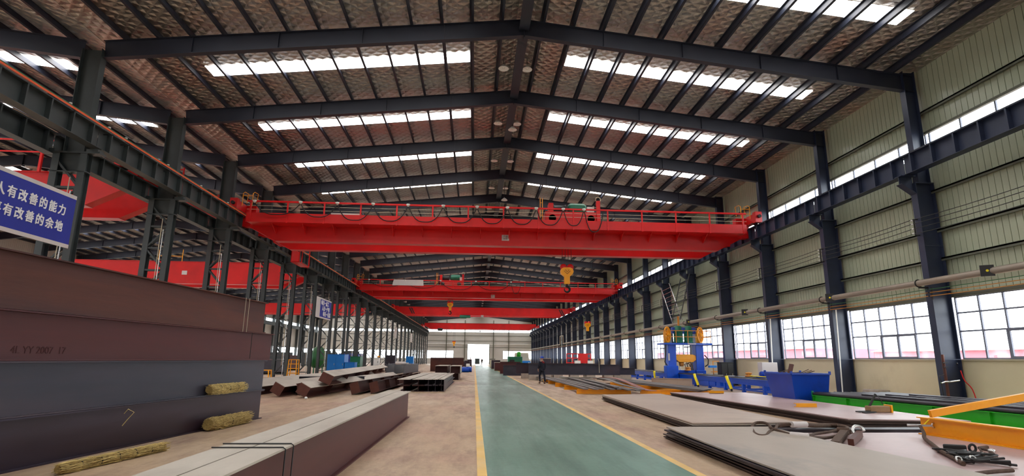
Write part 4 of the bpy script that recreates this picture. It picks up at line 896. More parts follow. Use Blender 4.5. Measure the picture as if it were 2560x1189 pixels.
# yellow spreader beam
t = hbeam('spreader_beam', (9.82, 12.25, .085), (10.35, 6.4, .085), .36, .2, 'yellow', 'thick bright yellow spreader beam lying on the plates at the right edge', cat='lifting beam')
MB().box(9.75, 9.95, 12.0, 12.24, .085, .1).build('foot_plate', 'yellow', t)
t = thing('sling_shackle', 'bright steel shackle and chain leg hanging at the end of the yellow spreader beam', 'shackle', (9.75, 12.1, .2))
MB().bar((9.45, 12.2, .27), (9.8, 11.95, .29), .05, .04).torus((9.84, 11.92, .3), .045, .02, n=12).build('shackle', 'chrome', t); MB().tube([(9.78, 11.95, .42), (9.7, 12.02, .3)], .012, 5).build('pin_cord', 'yellow2', t)
flat = thing('flat_bar', 'long yellow flat box bar leaning up to the right across the yellow spreader beam', 'steel bar', (10.1, 12.4, .45))
MB().bar((10.1, 12.3, .50), (15.6, 11.6, 1.55), .1, .15).build('bar', 'yellow', flat)
MB().box(15.3, 15.7, 11.4, 11.8, 0, 1.4).build('trestle', 'steel_grey', label='grey trestle holding up the raised end of the leaning yellow bar', cat='trestle')
# chains heap under the yellow beam
R = random.Random(5)
tubething('wire_rope_sling', [(9.6, 12.0, .26), (9.25, 11.5, .2), (8.9, 11.06, .15), (8.5, 10.4, .13), (8.05, 9.7, .13), (7.7, 9.05, .12), (7.4, 8.5, .12)], .035, 'rope', 'thick brown rope sling coming down from the end of the yellow spreader beam', 'lifting sling')
for j in range(6):
    pts = [(8.15+R.uniform(-.25, .2), 9.75+R.uniform(-.2, .2), .11)]
    for i in range(6): u = (i+1)/6; pts.append((8.1-.55*u+(.6 if i % 2 else -.1)*R.uniform(.2, 1), 9.7-1.2*u+R.uniform(-.15, .15), .11+R.uniform(0, .08)))
    tubething('wire_rope_sling', pts, .018, 'black', 'black wire rope sling, one strand of the tangled heap beside the yellow beam', 'lifting sling', 'tangled black slings beside the yellow beam')
tubething('wire_rope_sling', [(7.8, 9.3, .12), (8.1, 9.2, .12), (8.05, 8.8, .12), (8.1, 8.5, .12), (8.06, 8.42, .12)], .025, 'rope', 'short dark rope end sticking out right of the tangled slings', 'lifting sling')
for i, (x, y) in enumerate(((7.5, 8.69), (7.78, 8.75))):
    tag(MB().torus((x, y, .15), .045, .014, ((1, 0, 0), (0, .4, .9)), 14).build('chain_ring', 'chrome'), 'shiny steel ring in the tangled slings, %s one' % ('left', 'right')[i], 'ring', 'shiny rings')
t = thing('plate_clamp', 'black plate lifting clamp lying in the tangled slings', 'clamp', (8.3, 9.8, .1)); MB().bar((8.25, 9.86, .16), (8.5, 9.65, .17), .14, .1).build('body', 'rubber', t, bevel=.02); MB().torus((8.56, 9.6, .18), .06, .02, n=14).build('eye', 'rubber', t)
t = thing('chain_hook', 'dark chain and hook hanging below the yellow spreader beam', 'hook', (8.6, 9.3, .1)); MB().tube([(9.2, 10.0, .14), (8.84, 9.77, .16), (8.66, 9.4, .18), (8.45, 9.05, .13), (8.1, 8.75, .12)], .028, 8).tube([(8.84, 9.77, .16), (8.3, 9.1, .12), (7.95, 8.75, .12)], .018, 6).build('hook', 'rope', t)
MB().lathe((8.62, 9.3, .14), [(0, 0), (.05, .01), (.055, .06), (0, .08)], 8).build('link', 'chrome', t)
tubething('steel_rod', [(6.5, 7.55, .13), (7.1, 7.8, .13), (7.62, 7.93, .13)], .028, 'rope', 'thick rusty rod lying on the pinkish plate at the bottom right corner', 'steel rod')
# green frame with dark round bars
gf = thing('green_frame', 'long bright green steel rack carrying dark bars before the right wall', 'steel rack', (12.9, 16, 0))
GA, GB = Vector((12.6, 20.75, 0)), Vector((13.75, 9.0, 0)); gd = (GB-GA).normalized(); gs = Vector((-gd.y, gd.x, 0))
MB().ibeam(GA+Vector((0, 0, .22)), GB+Vector((0, 0, .22)), .36, .16, .015, .012).build('front_beam', 'green', gf)
b = MB()
for i in range(8):
    p = GA.lerp(GB, .005+i*.14); b.frame(p+Vector((0, 0, .22)), (gd, gs, (0, 0, 1)), (.012, .16, .34))
b.build('stiffener', 'green', gf)
off = Vector((3.1, .3, 0)); MB().ibeam(GA+off+Vector((0, 0, .22)), GB+off+Vector((0, 0, .22)), .36, .16, .015, .012).build('back_beam', 'green', gf)
b = MB()
for i in range(5):
    p = GA.lerp(GB, .04+i*.23); b.bar(p+Vector((0, 0, .2)), p+off+Vector((0, 0, .2)), .12, .2)
b.build('cross_beam', 'green', gf)
MB().bar(GA+Vector((-.02, .02, 0)), GA+Vector((-.02, .02, .55)), .08, .03).build('end_stop', 'green_dark', gf)
first = None
for i in range(26):
    q = Vector((.02+i*.125, .012*i, 0)); z = .455+R.uniform(-.004, .004); r = .052
    if first is None:
        first = MB().cyl(GA+q+Vector((0, 0, z)), GB+q+Vector((0, 0, z)), r, 10).build('round_bar', 'bar', label='dark round bar lying on the green rack, one of a full row', cat='steel bar', group='round bars on the green rack')
        q0 = q; z0 = z
    else: dup(first, (q.x-q0.x, q.y-q0.y+R.uniform(-.25, .25), z-z0))
for i in range(9):
    MB().bar(GA+Vector((.5+i*.28, -2.0-1.0*(i % 3), .535)), GA+Vector((.95+i*.28, -8, .535)), .09, .05).build('flat_bar', 'bar', label='dark flat bar on top of the round bars of the green rack', cat='steel bar', group='flat bars on the green rack')
# blue skip with scrap
sk = thing('scrap_skip', 'dark blue steel skip full of scrap before the right wall', 'skip', (12.7, 21.9, 0))
bt = [(12.1, 21.1), (13.35, 21.1), (13.35, 22.7), (12.1, 22.7)]; tp = [(11.9, 20.9), (13.4, 20.9), (13.4, 22.85), (11.9, 22.85)]
def walls(bot, top, z0, z1, t=.04):
    b = MB(); n = 4; c = Vector((sum(p[0] for p in bot)/4, sum(p[1] for p in bot)/4, 0)); vs = []
    for P, z in ((bot, z0), (top, z1)):
        for x, y in P: vs.append(Vector((x, y, z)))
        for x, y in P: v = Vector((x, y, z)); vs.append(v+(c+Vector((0, 0, z))-v).normalized()*t*1.5)
    for i in range(4):
        j = (i+1) % 4; b_ = [(i, j, 8+j, 8+i), (4+i, 12+i, 12+j, 4+j), (8+i, 8+j, 12+j, 12+i), (i, 4+i, 4+j, j)]
        b.add(vs, b_)
    b.add(vs, [(0, 3, 2, 1)]); b.v, b.f = b.v, b.f
    return b
walls(bt, tp, .06, 1.14).build('body', 'blue_dark', sk)
b = MB()
for i in range(4):
    p, q = tp[i], tp[(i+1) % 4]; b.bar((*p, 1.15), (*q, 1.15), .09, .06)
b.build('rim', 'blue_dark', sk)
MB().box(12.2, 12.3, 21.1, 22.7, 0, .06).build('skid', 'blue_dark', sk); MB().box(13.1, 13.2, 21.1, 22.7, 0, .06).build('skid', 'blue_dark', sk)
for p in tp: MB().box(p[0]-.04, p[0]+.04, p[1]-.02, p[1]+.02, 1.15, 1.25).build('lifting_lug', 'blue_dark', sk)
R = random.Random(12)
MB().frame((12.68, 21.9, 1.02), ((1, 0, 0), (0, 1, 0), (0, 0, 1)), (1.28, 1.7, .1)).build('scrap_bed', 'rust2', label='bed of dark scrap filling the blue skip', cat='scrap', kind='stuff')
for i in range(12):
    a = R.uniform(-.5, .5); x = R.uniform(12.3, 13.1); L = R.uniform(.4, .9); h = R.uniform(-.05, .22)
    MB().bar((x-L/2, 21.2+i*.1, 1.1), (x+L/2, 21.2+i*.1+a*.3, 1.12+abs(h)), .03, .02).build('scrap_strip', 'rope', label='thin bent scrap strip sticking out of the blue skip', cat='scrap', group='scrap strips in the blue skip')
t = thing('scrap_profile', 'short rusty profile standing upright out of the blue skip', 'scrap', (12.5, 22, 1.05)); MB().bar((12.45, 22, 1.05), (12.6, 22, 1.5), .13, .08).build('web', 'rust', t); MB().bar((12.38, 21.93, 1.05), (12.53, 21.93, 1.5), .02, .16).build('flange', 'rust', t)
MB().box(14.9, 15.6, 15, 15.02, 0, .01).build('floor_scrap', 'rust', label='flat scrap piece on the floor beneath the green rack', cat='scrap')
# blue conveyor bed with beam straightening machine
cv = thing('conveyor_bed', 'long blue roller conveyor bed running past the straightening machine', 'conveyor', (14.9, 40, 0))
CX0, CX1, CZ = 14.25, 15.6, .72
MB().ibeam((CX0, 25, CZ-.17), (CX0, 60, CZ-.17), .3, .12).ibeam((CX1, 25, CZ-.17), (CX1, 60, CZ-.17), .3, .12).build('side_beam', 'blue', cv)
MB().box(CX0-.1, CX0-.02, 25, 60, CZ-.01, CZ+.03).box(CX1+.02, CX1+.1, 25, 60, CZ-.01, CZ+.03).build('rail', 'bar', cv)
for y in [25.3+2.2*i for i in range(16)]:
    for x in (CX0, CX1): MB().box(x-.08, x+.08, y-.08, y+.08, 0, CZ-.3).build('leg', 'blue', cv)
b = MB()
for y in [25.3+2.2*i for i in range(16)]: b.box(CX0, CX1, y-.05, y+.05, .12, .2)
b.box(CX0-.03, CX0+.03, 25.2, 59.5, .1, .18); b.build('brace', 'blue', cv)
for i in range(22):
    y = 25.6+1.55*i
    MB().lathe((CX0+.12, y, CZ-.05), [(0, 0), (.09, 0), (.09, 1.1), (0, 1.1)], 12, 'x').build('roller', 'bar', cv)
for i in range(6): MB().box(CX0-.02, CX0+.25, 31.5+i*1.1, 32.0+i*1.1, .08, CZ-.3).build('gear_housing', 'blue', cv, bevel=.02)
MB().box(CX0-.05, CX0+.0, 33.2, 39.5, .15, CZ-.3).build('side_cover', 'blue', cv)
for i, y in enumerate((30.4, 35.0, 43.5, 50.5)):
    x = CX0-.35; s = 1 if i < 2 else -1
    t = thing('yellow_lever', 'leaning bright yellow arm in front of the blue conveyor, %s' % ('nearest of four', 'second of four', 'third of four', 'farthest of four')[i], 'lever', (x, y, 0), 'yellow arms of the conveyor')
    MB().tube([(x, y+.02, .12), (x-.02*s, y+.1, .3), (x-.06*s, y+.3, .62), (x-.08*s, y+.36, .8)], .085, 8).build('arm', 'yellow2', t); MB().cyl((x, y, .0), (x, y+.02, .14), .05).build('foot', 'black', t)
mc = thing('straightening_machine', 'tall blue beam straightening machine with green motors and yellow wheels', 'machine', (15.1, 40.0, 0))
my = 40.0
for x in (14.0, 16.0):
    b = MB(); b.box(x-.28, x+.28, my-.35, my+.35, .9, 2.72); b.box(x-.36, x+.36, my-.4, my+.4, 0, .95); b.build('pillar', 'blue', mc, bevel=.03)
MB().box(13.35, 14.2, my-.9, my-.3, 0, 1.25).build('base_cabinet', 'blue', mc, bevel=.03)
MB().box(14.3, 15.7, my-.3, my+.3, .55, .95).build('cross_bed', 'blue', mc)
MB().box(13.3, 16.75, my-.75, my+.75, 2.7, 2.82).build('platform', 'blue', mc)
MB().box(15.0, 15.6, my-.765, my-.75, 2.72, 2.8).build('name_plate', 'banner_white', mc)
for x in (14.6, 15.35):
    b = MB(); b.lathe((x, my, 2.82), [(0, 0), (.34, 0), (.34, .12), (.3, .14), (.3, .75), (.34, .78), (.34, .9), (.26, .95), (.26, 1.2), (0, 1.25)], 20)
    for a in range(8): b.box(x+.3*math.cos(a*.785)-.02, x+.3*math.cos(a*.785)+.02, my+.3*math.sin(a*.785)-.02, my+.3*math.sin(a*.785)+.02, 2.97, 3.56)
    b.build('motor', 'green_dark', mc)
MB().box(14.2, 15.9, my-.1, my+.35, 3.5, 3.95).build('gearbox', 'blue_dark', mc, bevel=.05)
for x, s in ((13.75, 1), (16.15, -1)):
    b = MB(); b.torus((x, my-.2, 3.4), .46, .07, ((.25, 0, 0), (0, 0, 1)) if False else ((.55, .3, 0), (0, 0, 1.15)), 20); 
    for a in range(5): b.bar((x, my-.2, 3.4), (x+.26*math.cos(a*1.256), my-.2+.13*math.cos(a*1.256), 3.4+.5*math.sin(a*1.256)), .07, .09)
    b.lathe((x-.08, my-.2, 3.4), [(0, 0), (.14, 0), (.14, .2), (0, .2)], 12, 'x'); b.build('hand_wheel', 'yellow', mc)
MB().box(13.6, 13.95, my-.1, my+.3, 2.82, 3.7).build('bearing_housing', 'yellow', mc, bevel=.08); MB().box(15.95, 16.3, my-.1, my+.3, 2.82, 3.7).build('bearing_housing', 'yellow', mc, bevel=.08)
b = MB()
for x in (13.35, 14.2, 15.05, 15.9, 16.7): b.bar((x, my-.72, 2.82), (x, my-.72, 3.68), .04, .04)
for z in (3.25, 3.68): b.bar((13.35, my-.72, z), (16.7, my-.72, z), .04, .04); b.bar((13.35, my-.72, z), (13.35, my+.72, z), .04, .04); b.bar((16.7, my-.72, z), (16.7, my+.72, z), .04, .04)
b.build('guard_rail', 'orange', mc)
MB().cyl((14.75, my+.2, 3.6), (14.75, my+.2, 4.75), .07, 10).build('vertical_shaft', 'orange', mc)
b = MB(); b.prism([(14.28, my-.3, 1.65), (15.72, my-.3, 1.65), (15.72, my-.3, 1.95), (15.5, my-.3, 2.03), (14.5, my-.3, 2.03), (14.28, my-.3, 1.95)], (0, .6, 0)); b.prism([(14.5, my-.3, 1.5), (15.5, my-.3, 1.5), (15.72, my-.3, 1.66), (14.28, my-.3, 1.66)], (0, .6, 0)); b.build('press_head', 'yellow', mc, bevel=.02)
MB().lathe((14.75, my, 1.2), [(0, 0), (.1, 0), (.17, .08), (.17, .3), (0, .3)], 14).build('press_roller', 'orange', mc)
b = MB()
R = random.Random(3)
for i in range(5): b.tube([(15.0+.12*i, my-.3, .95), (14.95+.13*i+R.uniform(-.2, .2), my-.35, 1.25+R.uniform(0, .2)), (15.3, my-.3, 1.5)], .03, 6)
b.build('hydraulic_hose', 'rope', mc)
b = MB(); b.tube([(13.5, my-.5, 2.7), (13.45, my-.55, 2.0), (13.35, my-.6, 1.5), (13.5, my-.6, 1.25)], .04, 6).tube([(16.3, my-.4, 2.0), (16.55, my-.45, 1.7), (16.5, my-.45, 1.35), (16.3, my-.4, 1.2)], .04, 6); b.build('power_cable', 'rubber', mc)
MB().lathe((15.0, my-.5, .92), [(0, 0), (.22, 0), (.22, .06), (.12, .1), (.2, .15), (.2, .22), (0, .25)], 14).build('guide_roller', 'orange', mc)
MB().box(13.68, 13.8, my-.38, my-.36, 1.6, 2.1).build('notice_plate', 'banner_white', mc)
MB().lathe((15.5, 31.6, CZ+.03), [(0, 0), (.2, 0), (.2, .06), (.1, .1), (.18, .15), (.18, .22), (0, .25)], 14).build('guide_roller', 'orange', label='orange guide roller on the conveyor before the dark steel column', cat='roller')
t = thing('shelf_frame', 'narrow orange frame with shelves behind the conveyor', 'frame', (16.4, 38, 0))
b = MB()
for x in (16.2, 16.6): b.bar((x, 38, 0), (x, 38, 1.6), .05, .05)
for z in (.9, 1.2, 1.58): b.bar((16.2, 38, z), (16.6, 38, z), .05, .05)
b.build('frame', 'orange', t); MB().box(16.1, 16.9, 37.8, 38.2, .85, .9).build('shelf', 'orange', t); MB().box(15.9, 16.4, 37.85, 38.15, 1.15, 1.3).build('motor_unit', 'blue_light', t)
cabinet(15.7, 16.5, 35.6, 36.2, 0, 1.5, 'black', 'black electrical cabinet beside the dark column behind the conveyor', 'cabinet', 'electrical_cabinet', 2)
t = thing('drive_motor', 'blue drive motors sitting on the conveyor behind the second yellow arm', 'motor', (15.6, 30, .7))
for i in range(3): MB().lathe((15.4+.0*i, 29.0+i*.55, .92), [(0, 0), (.12, 0), (.16, .05), (.16, .4), (.1, .45), (0, .45)], 14, 'x').build('motor', 'blue_dark', t)
MB().box(15.3, 15.9, 28.7, 30.4, .74, .8).build('motor_base', 'blue', t)
tag(MB().bar((15.2, 26.5, .8), (15.2, 30.8, .82), .1, .04).build('yellow_rail', 'yellow2'), 'thin yellow rail lying along the conveyor top', 'rail')
tag(MB().box(15.9, 16.8, 30.8, 31.3, 0, 1.55).build('distribution_box', 'banner_white', bevel=.02), 'pale grey distribution box standing behind the blue skip', 'cabinet')
# diagonal ladders on the wall
def ladder(a, b_, w, label, mat='chrome', n=9):
    a, b_ = Vector(a), Vector(b_); t = thing('wall_ladder', label, 'ladder', a, 'ladders leaning above the straightening machine'); o = Vector(w)
    MB().bar(a, b_, .05, .07).bar(a+o, b_+o, .05, .07).build('stile', mat, t)
    m = MB()
    for i in range(1, n): p = a.lerp(b_, i/n); m.bar(p, p+o, .035, .035)
    m.build('rung', mat, t); return t
ladder((16.5, 46.3, 4.65), (16.5, 48.9, 7.95), (0, -2.2, .1), 'bright metal ladder slanting down to the right above the straightening machine')
ladder((16.3, 45.9, 4.7), (16.3, 43.4, 8.0), (0, -1.9, .1), 'dark metal ladder slanting up to the right above the straightening machine', 'steel_grey')
ladder((14.85, 40.5, .95), (14.6, 40.6, 2.7), (.55, 0, 0), 'silver ladder standing inside the straightening machine gate', n=5)
# flat bar pile on yellow sleepers
for i, (x0, x1, y) in enumerate(((4.95, 7.6, 27.6), (4.95, 7.4, 31.4), (4.9, 7.3, 34.5), (5.0, 7.4, 38.5), (5.1, 7.5, 42.0), (8.0, 11.6, 27.4), (8.3, 11.4, 31.5), (8.6, 11.6, 36))):
    t = thing('yellow_sleeper', 'yellow steel sleeper beam under the flat bar pile, %s' % ('front left', 'second left', 'third left', 'fourth left', 'rear left', 'front right', 'middle right', 'rear right')[i], 'sleeper', (x0, y, 0), 'yellow sleepers under the flat bars')
    MB().box(x0, x1, y-.02, y+.02, 0, .22).build('web', 'yellow', t); MB().box(x0, x1, y-.1, y+.1, .2, .22).box(x0, x1, y-.1, y+.1, 0, .02).build('flange', 'yellow', t)
R = random.Random(21)
spec = [(5.0, 45, 5.3, 27.0), (5.25, 44, 5.75, 26.9), (5.6, 45, 6.1, 27.2), (5.9, 43, 6.5, 26.8), (6.7, 44, 6.3, 27.5), (6.35, 42, 6.9, 27.0), (6.7, 41, 7.2, 26.3), (7.0, 40, 7.5, 25.9), (7.3, 39, 6.8, 27.1)]
for j, (xa, ya, xb, yb) in enumerate(spec):
    for l in range(2):
        z = .228+.03*l+(.08 if j in (4, 8) else 0); o = R.uniform(-.02, .02)
        b = MB(); N = 8; pts = [Vector((xa+(xb-xa)*i/N+.12*math.sin(i/N*math.pi)+o, ya+(yb-ya)*i/N, z+.004*math.sin(i*1.3+j))) for i in range(N+1)]
        w = .23; vs = []
        for p in pts: vs += [p+Vector((-w/2, 0, 0)), p+Vector((w/2, 0, 0)), p+Vector((w/2, 0, .022)), p+Vector((-w/2, 0, .022))]
        fs = [(0, 1, 2, 3), (N*4+3, N*4+2, N*4+1, N*4)]
        for i in range(N):
            a = i*4; q = a+4
            for e in range(4): f = (e+1) % 4; fs.append((a+e, q+e, q+f, a+f))
        b.add(vs, fs); b.build('flat_bar', 'strip', label='long grey flat bar in the pile on the yellow sleepers beside the walkway', cat='steel bar', group='flat bars on the yellow sleepers')
for j, (mat, lb, pts) in enumerate((('strip_red', 'wavy reddish flat bar arching over the flat bar pile', [(8.9, 42, .25), (8.5, 37, .5), (8.3, 33, .55), (8.25, 30, .4), (8.2, 27.4, .24), (8.3, 26, .23)]),
                                    ('strip', 'wavy grey flat bar arching left of the reddish one', [(8.2, 43, .25), (7.9, 38, .45), (7.7, 33, .5), (7.8, 30, .35), (7.9, 26.2, .24)]))):
    P = [Vector(p) for p in pts]; fine = []
    for i in range(len(P)-1):
        a, b0, c, d = P[max(i-1, 0)], P[i], P[i+1], P[min(i+2, len(P)-1)]
        for k in range(5): u = k/5; fine.append(.5*((2*b0)+(-a+c)*u+(2*a-5*b0+4*c-d)*u*u+(-a+3*b0-3*c+d)*u**3))
    b = MB()
    for i in range(len(fine)-1): b.bar(fine[i], fine[i+1]+(fine[i+1]-fine[i])*.02, .28, .024)
    tag(b.build('flat_bar', mat), lb, 'steel bar')
for j in range(5):
    for l in range(4):
        MB().bar((8.9+j*.32+l*.03, 41, .236+.029*l), (10.2+j*.2+l*.02, 25.6-.1*l+.25*j, .236+.029*l), .18, .025).build('flat_bar', 'strip', label='straight grey flat bar in the layered pile before the conveyor', cat='steel bar', group='straight flat bars before the conveyor')
hbeam('steel_beam', (11.4, 36.4, 0), (13.6, 35.2, 0), .5, .2, 'plate', 'pale tan beam lying crosswise before the straightening machine')
hbeam('steel_beam', (6.0, 40, .295), (8.3, 40.2, .295), .12, .25, 'flange', 'short pale channel lying crosswise over the flat bar pile')
# dark H beams on concrete blocks
for i, (x0, x1, y, z, h, m, lb) in enumerate(((4.3, 11.6, 45.2, .42, .82, 'mill', 'long dark grey beam lying crosswise on concrete blocks, front one'), (3.6, 10.8, 49, .42, .86, 'mill2', 'long dark grey beam lying crosswise on concrete blocks, back one'), (11.2, 13.2, 46.5, .42, .55, 'mill', 'short dark beam stepping down at the right end of the crosswise beams'),
                                              (2.9, 5.6, 57, .0, 1.0, 'mill', 'dark beam lying crosswise beyond the worker'), (2.9, 5.2, 64, 0, 1.3, 'rust2', 'dark brown beam stack face beside the walkway beyond the worker'))):
    hbeam('steel_beam', (x0, y, z), (x1, y, z), h, .4, m, lb, None)
for i, x in enumerate((4.7, 5.7, 6.6, 7.9, 9.2, 10.6)):
    MB().box(x-.35, x+.35, 44.8, 45.6, 0, .42).build('concrete_block', 'concrete', label='pale concrete block under the long dark beams, %s from the left' % ('first', 'second', 'third', 'fourth', 'fifth', 'sixth')[i], cat='block', group='concrete blocks under the dark beams')
for i, x in enumerate((4.4, 7.0, 9.8)):
    MB().box(x-.35, x+.35, 48.6, 49.4, 0, .42).build('concrete_block', 'concrete', label='concrete block under the back dark beam, %s' % ('left', 'middle', 'right')[i], cat='block', group='concrete blocks under the dark beams')
MB().box(11.4, 12.8, 46.2, 46.8, 0, .42).build('concrete_block', 'concrete', label='concrete block under the short stepped dark beam', cat='block')
tag(MB().tube([(9.9, 44.95, .6), (9.88, 44.95, 1.5), (9.8, 44.95, 1.7)], .02, 5).build('upright_rod', 'cream'), 'thin pale rod standing against the long dark beam', 'rod')
# machinery beyond the worker
t = thing('drilling_machine', 'dark green machine beyond the long dark beams', 'machine', (5.0, 72, 0))
MB().box(4.2, 6.0, 71, 73, 0, 1.9).build('housing', 'green_dark', t, bevel=.08); MB().box(4.4, 5.0, 70.9, 71, .9, 1.5).build('cover', 'black', t); MB().lathe((5.6, 71.8, 1.9), [(0, 0), (.25, 0), (.25, .5), (.1, .6), (0, .6)], 14).build('motor', 'green', t)
tr = thing('truck', 'old light truck with tan cab and blue bonnet, far off at right', 'truck', (7.3, 88, 0))
MB().prism([(6.2, 88, 1.3), (8.5, 88, 1.3), (8.35, 88, 2.55), (6.35, 88, 2.55)], (0, 1.6, 0)).build('cab', 'cream', tr, bevel=.08)
MB().prism([(6.45, 87.97, 1.75), (8.25, 87.97, 1.75), (8.15, 87.97, 2.35), (6.55, 87.97, 2.35)], (0, .03, 0)).build('windscreen', 'glass', tr)
MB().box(6.15, 8.55, 86.6, 88.1, .6, 1.35).build('bonnet', 'blue_light', tr, bevel=.1); MB().box(6.1, 8.6, 86.45, 86.65, .45, .65).build('bumper', 'steel_grey', tr)
for x in (6.4, 8.3): MB().cyl((x, 86.58, 1.0), (x, 86.62, 1.0), .13, 14).build('headlamp', 'white', tr)
MB().box(6.3, 8.4, 89.6, 92.5, .9, 1.5).build('load_bed', 'steel_grey', tr)
for x in (6.2, 8.3):
    for y in (87.3, 91.5): MB().lathe((x, y, .45), [(0, 0), (.35, 0), (.45, .05), (.45, .2), (.35, .25), (0, .25)], 18, 'x').build('wheel', 'rubber', tr)
for i, (x, y, w, h, m, lb) in enumerate(((3.6, 78, 1.6, 1.1, 'rust2', 'dark brown crate beside the walkway, right side, before the truck'), (3.5, 92, 1.4, 1.4, 'mill2', 'dark crate beside the walkway, right side, beyond the truck'), (3.6, 108, 1.2, 1.4, 'cream', 'pale crate far off at the right of the walkway'), (4.0, 125, 1.2, 1.6, 'steel_grey', 'grey crate farthest off at the right of the walkway'), (9.8, 78, 1.4, 1.7, 'mill', 'dark grey cabinet right of the truck'))):
    t = thing('storage_crate', lb, 'crate', (x, y, 0)); MB().box(x-w/2, x+w/2, y, y+1.6, .1, h).build('crate_body', m, t, bevel=.03); MB().box(x-w/2, x+w/2, y+.1, y+.3, 0, .1).box(x-w/2, x+w/2, y+1.2, y+1.4, 0, .1).build('skid', 'wood', t); MB().box(x-w/2-.03, x+w/2+.03, y-.03, y+1.63, h, h+.05).build('lid', 'flange' if i % 2 else 'cream', t)
rk = thing('red_rack', 'bright red steel rack standing before the right wall windows', 'rack', (13.5, 75, 0)); b = MB()
for i in range(5):
    b.bar((12.2+i*.8, 75, 0), (12.2+i*.8, 75, 2.4), .12, .12)
for z in (1.2, 1.8, 2.35): b.bar((12.2, 75, z), (15.4, 75, z), .1, .12)
b.build('frame', 'red', rk); MB().box(13.8, 15.0, 74.9, 75.1, 1.2, 2.35).build('panel', 'red', rk)
for i, (x, y) in enumerate(((10.9, 60), (13.5, 66))): MB().box(x-.3, x+.3, y-.2, y+.2, 0, 1.5).build('white_cabinet', 'white', label='narrow white cabinet against the right wall side, %s one' % ('nearer', 'farther')[i], cat='cabinet', group='narrow white cabinets', bevel=.02)
# controls and pipe tap on the nearest column
t = thing('tap_assembly', 'rusty pipe with tap and wire bracket fixed to the nearest right wall column', 'tap', (16.9, 19.7, 0))
MB().tube([(16.88, 19.6, 0), (16.88, 19.6, 1.9)], .05, 8).build('riser_pipe', 'rust', t); MB().tube([(16.98, 19.55, .95), (16.75, 19.5, .95), (16.6, 19.5, .9)], .03, 8).tube([(16.98, 19.55, .95), (17.3, 19.5, 1.0)], .03, 8).build('branch_pipe', 'chrome', t); MB().tube([(16.62, 19.5, .9), (16.55, 19.5, 1.15), (16.75, 19.5, 1.2)], .015, 6).tube([(16.6, 19.5, .9), (16.62, 19.5, .45)], .015, 6).build('wire_bracket', 'black', t)
b = MB()
for z in (1.45, 1.6): b.box(16.78, 16.95, 19.5, 19.54, z, z+.03)
b.lathe((17.3, 19.5, 1.55), [(0, 0), (.03, .02), (.03, .06), (0, .07)], 8).build('valve', 'black', t)
tubething('red_hose', [(17.35, 19.45, 1.35), (17.4, 19.4, 1.0), (17.55, 19.3, .7), (17.6, 19.2, .05)], .018, 'red', 'thin red hose hanging on the nearest right wall column', 'hose')
t = thing('concrete_kerb', 'grey broken block at the foot of the second nearest right wall column', 'block', (17.4, 25.2, 0)); MB().box(17.2, 17.75, 23.6, 24.6, 0, .45).build('block', 'concrete', t, bevel=.03)
tag(MB().bar((16.9, 25.55, 0), (16.93, 25.4, 4.0), .04, .04).build('leaning_tube', 'white'), 'thin white tube leaning against the second right wall column', 'tube')
tag(MB().bar((16.88, 31.6, 0), (16.93, 31.4, 4.0), .05, .05).build('leaning_tube', 'white'), 'thin white tube leaning against the third right wall column', 'tube')
